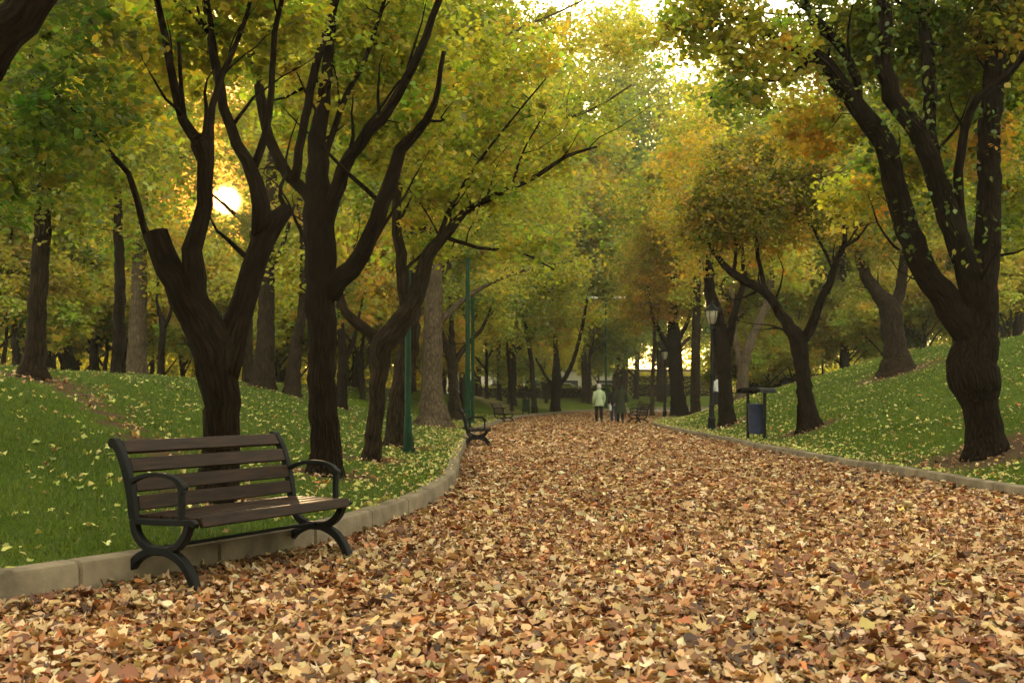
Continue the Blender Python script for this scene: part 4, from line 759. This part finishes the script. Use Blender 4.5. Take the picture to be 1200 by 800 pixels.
x, y, _ = W(554, 488, 38); t = empty('green_post', (x, y, ground(x, y))); p = MB(); p.tube([(0, 0, -.1), (0, 0, 4.6)], .06, 12); p.lathe([(.07, 4.6), (.075, 4.63), (.03, 4.68)], (0, 0, 0), 12); p.build('pole', M['green_paint'], t); p = MB(); p.lathe([(.11, 0), (.11, .06), (.07, .1)], (0, 0, 0), 12); p.build('base_collar', M['green_paint'], t); tag(t, 'thinner dark green post close behind the thick green pole at the second bench', 'post')

# ------------------------------------------------------------------ people
def make_person(label, x, y, ang, H=1.65, coat=(.3, .35, .2), hem=.52, trousers=(.02, .02, .022), hair=(.02, .015, .012), scarf=None, sway=1, bag=None, hood=False, long=False, stride=.2):
    g = ground(x, y); t = empty('person', (x, y, g+.02), ang); tag(t, label, 'person', 'people walking on the path'); k = H/1.65
    S = lambda v: tuple(c*k for c in v)
    # skin graph: pelvis root
    js = {'pel': (0, 0, .86), 'waist': (0, 0, 1.0), 'chest': (0, .01, 1.2), 'neck': (0, 0, 1.38), 'nk2': (0, .01, 1.44), 'head': (0, .02, 1.53), 'top': (0, .01, 1.61),
          'sl': (-.17, 0, 1.33), 'el': (-.235, -.05*sway, 1.07), 'wl': (-.235, .06*sway, .86), 'hl': (-.235, .09*sway, .78), 'sr': (.17, 0, 1.33), 'er': (.235, .03*sway, 1.07), 'wr': (.225, .09, .86), 'hr': (.225, .12, .79),
          'hipl': (-.09, 0, .82), 'kl': (-.095, stride*.45, .46), 'al': (-.09, stride*.5-.02, .09), 'tl': (-.09, stride*.5+.13, .03), 'hipr': (.09, 0, .82), 'kr': (.095, -stride*.1, .46), 'ar': (.09, -stride*.75, .12), 'tr': (.09, -stride*.75+.12, .04)}
    rd = {'pel': .12, 'waist': .105, 'chest': .125, 'neck': .055, 'nk2': .05, 'head': .085, 'top': .06, 'sl': .06, 'el': .043, 'wl': .03, 'hl': .028, 'sr': .06, 'er': .043, 'wr': .03, 'hr': .028, 'hipl': .085, 'kl': .055, 'al': .038, 'tl': .03, 'hipr': .085, 'kr': .055, 'ar': .038, 'tr': .03}
    ed = [('pel', 'waist'), ('waist', 'chest'), ('chest', 'neck'), ('neck', 'nk2'), ('nk2', 'head'), ('head', 'top'), ('chest', 'sl'), ('sl', 'el'), ('el', 'wl'), ('wl', 'hl'), ('chest', 'sr'), ('sr', 'er'), ('er', 'wr'), ('wr', 'hr'), ('pel', 'hipl'), ('hipl', 'kl'), ('kl', 'al'), ('al', 'tl'), ('pel', 'hipr'), ('hipr', 'kr'), ('kr', 'ar'), ('ar', 'tr')]
    nm = list(js); vs = [S(js[n_]) for n_ in nm]; es = [(nm.index(a), nm.index(b)) for a, b in ed]
    for hd, s_ in (('hl', -1), ('hr', 1)):           # five fingers
        hp = js[hd]; hi = nm.index(hd)
        for q_, off in enumerate((-.022, -.008, .008, .022)):
            vs += [S((hp[0]+s_*.004, hp[1]+off, hp[2]-.045)), S((hp[0]-s_*.008, hp[1]+off*1.1+.004, hp[2]-.085+abs(off)*.4))]; es += [(hi, len(vs)-2), (len(vs)-2, len(vs)-1)]
        vs += [S((hp[0]-s_*.012, hp[1]+.04, hp[2]-.02)), S((hp[0]-s_*.018, hp[1]+.05, hp[2]-.045))]; es += [(hi, len(vs)-2), (len(vs)-2, len(vs)-1)]
    me = bpy.data.meshes.new('body'); me.from_pydata(vs, es, []); me.materials.append(M['skin']); o = link('body', me, None, t)
    md = o.modifiers.new('skin', 'SKIN'); md.use_smooth_shade = True; o.modifiers.new('sub', 'SUBSURF').levels = 1; o.modifiers['sub'].render_levels = 2
    for i, v in enumerate(me.skin_vertices[0].data):
        r = rd[nm[i]]*k if i < len(nm) else .0095*k; v.radius = (r, r); v.use_root = (i == 0)
    def loft(mb, rings, seg=18):    # rings: (cx, cy, z, rx, ry)
        v = []; f = []
        for j, (cx, cy_, z_, rx, ry) in enumerate(rings):
            for q_ in range(seg):
                a = 2*math.pi*q_/seg; w_ = 1+(.05*math.sin(5*a+j)+.03*math.sin(9*a+1.7*j))*(1 if z_ < 1.0 else .35); v.append(S((cx+rx*w_*math.cos(a), cy_+ry*w_*math.sin(a), z_)))
        for j in range(len(rings)-1):
            for q_ in range(seg): n_ = (q_+1) % seg; f.append((j*seg+q_, j*seg+n_, (j+1)*seg+n_, (j+1)*seg+q_))
        f.append(tuple(range((len(rings)-1)*seg, len(rings)*seg))); mb.add(v, f)
    c = MB(); fl = .2 if long else .03
    hemz = hem*1.65/1.65
    rings = [(0, 0, hemz, .185+fl*.35, .15+fl*.35), (0, 0, hemz+.02, .19+fl*.33, .155+fl*.3), (0, 0, (hemz+.95)/2, .18+fl*.15, .145+fl*.15), (0, 0, .95, .165, .13), (0, 0, 1.05, .155, .125), (0, .005, 1.2, .185, .14), (0, 0, 1.32, .195, .12), (0, 0, 1.385, .13, .085), (0, .005, 1.42, .075, .075), (0, .01, 1.455, .07, .07)]
    loft(c, rings)
    for sd in ('l', 'r'):
        pts = [js['s'+sd], js['e'+sd], js['w'+sd]]; cc = catmull([(p[0], p[1], p[2]) for p in pts], .05); rr = np.linspace(.075, .048, len(cc)); c.tube([S(p) for p in cc], [r*k for r in rr], 12)
    if hood: c.lathe([(.075*k, 1.42*k), (.11*k, 1.45*k), (.12*k, 1.50*k), (.1*k, 1.53*k), (.04*k, 1.5*k)], (0, -.05*k, 0), 14)
    c.build('coat', fabric('coat_fabric', coat), t)
    p = MB()
    for sd in ('l', 'r'):
        pts = [js['hip'+sd], js['k'+sd], js['a'+sd]]; cc = catmull(pts, .06); rr = np.linspace(.098, .055, len(cc)); p.tube([S(q_) for q_ in cc], [r*k for r in rr], 12)
    p.build('trousers', fabric('trouser_fabric', trousers), t)
    for sd in ('l', 'r'):
        a_, b_ = js['a'+sd], js['t'+sd]; s2 = MB(); s2.tube([S((a_[0], a_[1]-.05, b_[2]+.015)), S((a_[0], a_[1], b_[2]+.035)), S((a_[0], (a_[1]+b_[1])/2, b_[2]+.015)), S((b_[0], b_[1]+.02, b_[2]))], [.035*k, .048*k, .043*k, .028*k], 10); s2.build('shoe', M['rubber'], t)
    hr = MB(); prof = [(.02, 1.665), (.07, 1.65), (.098, 1.61), (.108, 1.56), (.102, 1.50), (.085, 1.45), (.05, 1.43)]
    hr.lathe([(r*k, z_*k) for r, z_ in prof], (0, -.012*k, 0), 16, .92, 1.05); hr.build('hair', fabric('hair_strands', hair), t)
    fc = MB(); fc.lathe([(.01*k, -.02*k), (.016*k, 0), (.006*k, .03*k)], (0, .112*k, 1.525*k), 8); fc.build('nose', M['skin'], t)
    for s_ in (-1, 1):
        fc = MB(); fc.lathe([(.004*k, -.028*k), (.016*k, -.01*k), (.018*k, .012*k), (.006*k, .03*k)], (s_*.098*k, .01*k, 1.53*k), 8, .6, 1); fc.build('ear', M['skin'], t)
        fc = MB(); fc.lathe([(.003*k, -.006*k), (.011*k, 0), (.003*k, .006*k)], (s_*.034*k, .1*k, 1.55*k), 8); fc.build('eye', M['rubber'], t)
    fc = MB(); fc.tube([(-.022*k, .098*k, 1.487*k), (0, .104*k, 1.485*k), (.022*k, .098*k, 1.487*k)], .004*k, 6); fc.build('mouth', fabric('lips', (.35, .13, .1)), t)
    if scarf: s2 = MB(); s2.lathe([(.08*k, 1.39*k), (.1*k, 1.4*k), (.105*k, 1.43*k), (.09*k, 1.46*k), (.07*k, 1.46*k)], (0, .0, 0), 16); s2.build('scarf', fabric('scarf_fabric', scarf), t)
    if bag:
        bo = MB(); bo.box((.27*k, .09*k, .6*k), (.12, .26, .3), bev=.03); bo.tube(catmull([(.26*k, .0, .74*k), (.25*k, .05, .82*k), (.25*k, .13, .82*k), (.26*k, .18, .74*k)], .03), .01, 6)
        b = bo.build('bag', fabric('bag_cloth', bag), None); b.parent = None; b.matrix_world = Matrix.Translation((x, y, g+.02)) @ Matrix.Rotation(ang, 4, 'Z'); tag(b, 'small pale bag carried by the walker in the middle', 'bag')
    return t
def at(px, py, z): return ((px-600)*z/F, z)
x, y = at(702, 495, 46.5); make_person('person with pale hair in a light green jacket walking away on the path', x, y, R(4), 1.66, (.42, .5, .3), .72, (.02, .018, .016), (.5, .46, .4))
x, y = at(719.5, 494, 47.2); make_person('person in a dark top and blue trousers half behind the long-coated walker', x, y, R(-3), 1.6, (.015, .015, .018), .8, (.03, .06, .12), (.015, .012, .01), stride=.3)
x, y = at(727, 496, 45.5); make_person('person in a long dark green coat walking away on the path', x, y, R(-4), 1.68, (.028, .034, .019), .42, (.015, .015, .017), (.018, .013, .01), hood=True, long=True, scarf=(.09, .1, .08))
x, y = at(841, 0, 55); make_person('person in a white top seen between the black lamp post and the leaning trunk', x, y, R(30), 1.62, (.7, .7, .68), .8, (.02, .02, .025), (.03, .02, .015), stride=.15)
b = MB(); b.box((0, 0, .13), (.1, .24, .26), bev=.03); b.tube(catmull([(0, -.07, .25), (0, -.05, .34), (0, .05, .34), (0, .07, .25)], .03), .01, 6)
x, y = at(715, 494, 46.9); bo = b.build('carrier_bag', fabric('bag_cloth', (.6, .6, .6)), None); bo.location = (x, y-.02, .5+ .02); tag(bo, 'small white carrier bag held by the walker in blue trousers', 'bag')

# ------------------------------------------------------------------ far hedges, cars, building
def hedge(label, x0, x1, y, w, h_, pal, name='clipped_hedge'):
    cx = (x0+x1)/2; g = ground(cx, y); n = int((x1-x0)*h_*260); u = rng.uniform(-.5, .5, (n, 3)); fc = rng.integers(0, 3, n)
    for k in range(3): m = fc == k; u[m, k] = np.sign(u[m, k])*.5
    u[:, 2] = np.where(u[:, 2] < -.48, .5, u[:, 2]); P_ = np.column_stack([u[:, 0]*(x1-x0), u[:, 1]*w, (u[:, 2]+.5)*h_])+rng.normal(size=(n, 3))*.06; P_[:, 2] = np.maximum(P_[:, 2], .03)
    t = empty(name, (cx, y, g)); me = leafmesh('foliage', P_, .17*np.exp(rng.normal(size=n)*.2), pick(pal, n, .25), T_FAR, M['leaf'], .3, .2); link('foliage', me, None, t)
    c = MB(); c.box((0, 0, h_*.46), ((x1-x0)*.97, w*.85, h_*.9), bev=.08); c.build('branches', M['bark_dark'], t); tag(t, label, 'hedge', 'clipped hedges')
hedge('long dark hedge under the pale cars beyond the far bend of the kerb', -3.2, 9.0, 98, 1.2, 1.0, 'deep')
hedge('dark block hedge on the far side of the grey road', 14.2, 18.6, 122, 1.4, 1.5, 'deep')
hedge('bright yellow hedge strip beyond the dark block hedge', 13.5, 24, 125.5, 1.4, 2.6, 'yellow')
hedge('low dark hedge behind the bank beside the light brown leaning trunk', 14.5, 23, 66, 1.4, 1.3, 'deep')
def car(label, x, y, ang, mat):
    g = ground(x, y); t = empty('parked_car', (x, y, g), ang); tag(t, label, 'car', 'cars parked beyond the hedge')
    b = MB(); side = [(-2.15, .35), (-2.2, .6), (-2.1, .85), (-1.2, .95), (1.7, .98), (2.1, .92), (2.15, .6), (2.1, .33)]
    v = []; f = []
    for s, ws in ((-.86, .0), (-.8, .03), (.8, .03), (.86, .0)):
        v += [(p[0]*(1 if abs(s) < .85 else .985), s, p[1]+(ws if p[1] > .8 else 0)) for p in side]
    for j in range(3):
        for i in range(8): k = (i+1) % 8; f.append((j*8+i, j*8+k, j*8+8+k, j*8+8+i))
    f.append(tuple(range(8))); f.append(tuple(range(31, 23, -1))); b.add(v, f)
    cab = [(-1.25, .93), (-.55, 1.42), (.0, 1.48), (1.0, 1.44), (1.75, .98)]; v = []
    for s in (-.72, -.6, .6, .72): v += [(p[0], s if p[1] > 1 else np.sign(s)*.76, p[1]-(0.02 if abs(s) > .7 else 0)) for p in cab]
    f = [(j*5+i, j*5+i+1, j*5+6+i, j*5+5+i) for j in range(3) for i in range(4)]+[tuple(range(5)), tuple(range(19, 14, -1))]; b.add(v, f); b.build('body', mat, t)
    for s in (-1, 1):
        w = MB(); w.add([(-1.0, s*.765, 1.02), (-.5, s*.745, 1.36), (.95, s*.745, 1.37), (1.45, s*.765, 1.04)], [(0, 1, 2, 3) if s > 0 else (3, 2, 1, 0)]); w.build('side_window', M['glass'], t)
        for xw in (-1.35, 1.3):
            w = MB(); w.tube([(xw, s*.62, .32), (xw, s*.66, .32), (xw, s*.84, .32), (xw, s*.87, .32)], [.27, .32, .32, .27], 18); wo_ = w.build('wheel', M['rubber'], t)
            w = MB(); w.tube([(xw, s*.86, .32), (xw, s*.885, .32)], [.19, .17], 12); w.build('rim', M['lamp_white'], wo_)
    w = MB(); w.add([(-1.19, -.62, 1.0), (-1.19, .62, 1.0), (-.62, .56, 1.4), (-.62, -.56, 1.4)], [(0, 1, 2, 3)]); w.build('windscreen', M['glass'], t)
    return t
car('white parked car right of the slender dark stem, behind the long hedge', 4.6, 104, R(4), M['car_white'])
car('white parked car between the pronged tree and the mauve-brown trunk, behind the long hedge', 8.8, 105.5, R(-3), M['car_white'])
car('silver grey parked car at the near end of the long hedge', -1.2, 103.5, R(2), M['car_grey'])
bd = empty('park_building', (7, 132, 0)); tag(bd, 'long pale low building glimpsed between the trunks beyond the parked cars', 'building')
w = MB(); w.box((0, 0, 2.0), (30, 6, 4.4)); w.build('wall', M['wall'], bd, False)
w = MB(); w.box((0, 0, 4.35), (30.8, 6.8, .3)); w.build('roof', M['concrete'], bd, False)
for k in range(7):
    w = MB(); w.box((-12.6+k*4.2, -3.02, 2.5), (2.2, .1, 1.5)); fr = w.build('window', M['lamp_white'], bd, False)
    w = MB(); w.box((-12.6+k*4.2, -3.06, 2.5), (1.95, .06, 1.28)); w.build('pane', M['glass'], fr, False)
print('LEAVES', NLEAF, file=open('/tmp/leaves.txt','w'))

hz = MB(); hz.box((0, 82, 21), (400, 216, 50))
mh, nt, out = newmat('haze_air'); pv = N(nt, 'ShaderNodeVolumePrincipled'); pv.inputs['Color'].default_value = (.95, .93, .85, 1); pv.inputs['Density'].default_value = .0004; pv.inputs['Anisotropy'].default_value = .25
nt.links.new(pv.outputs[0], out.inputs['Volume']); tag(hz.build('haze', mh, None, False), 'thin pale haze hanging in the air of the park', 'haze', None, 'stuff')
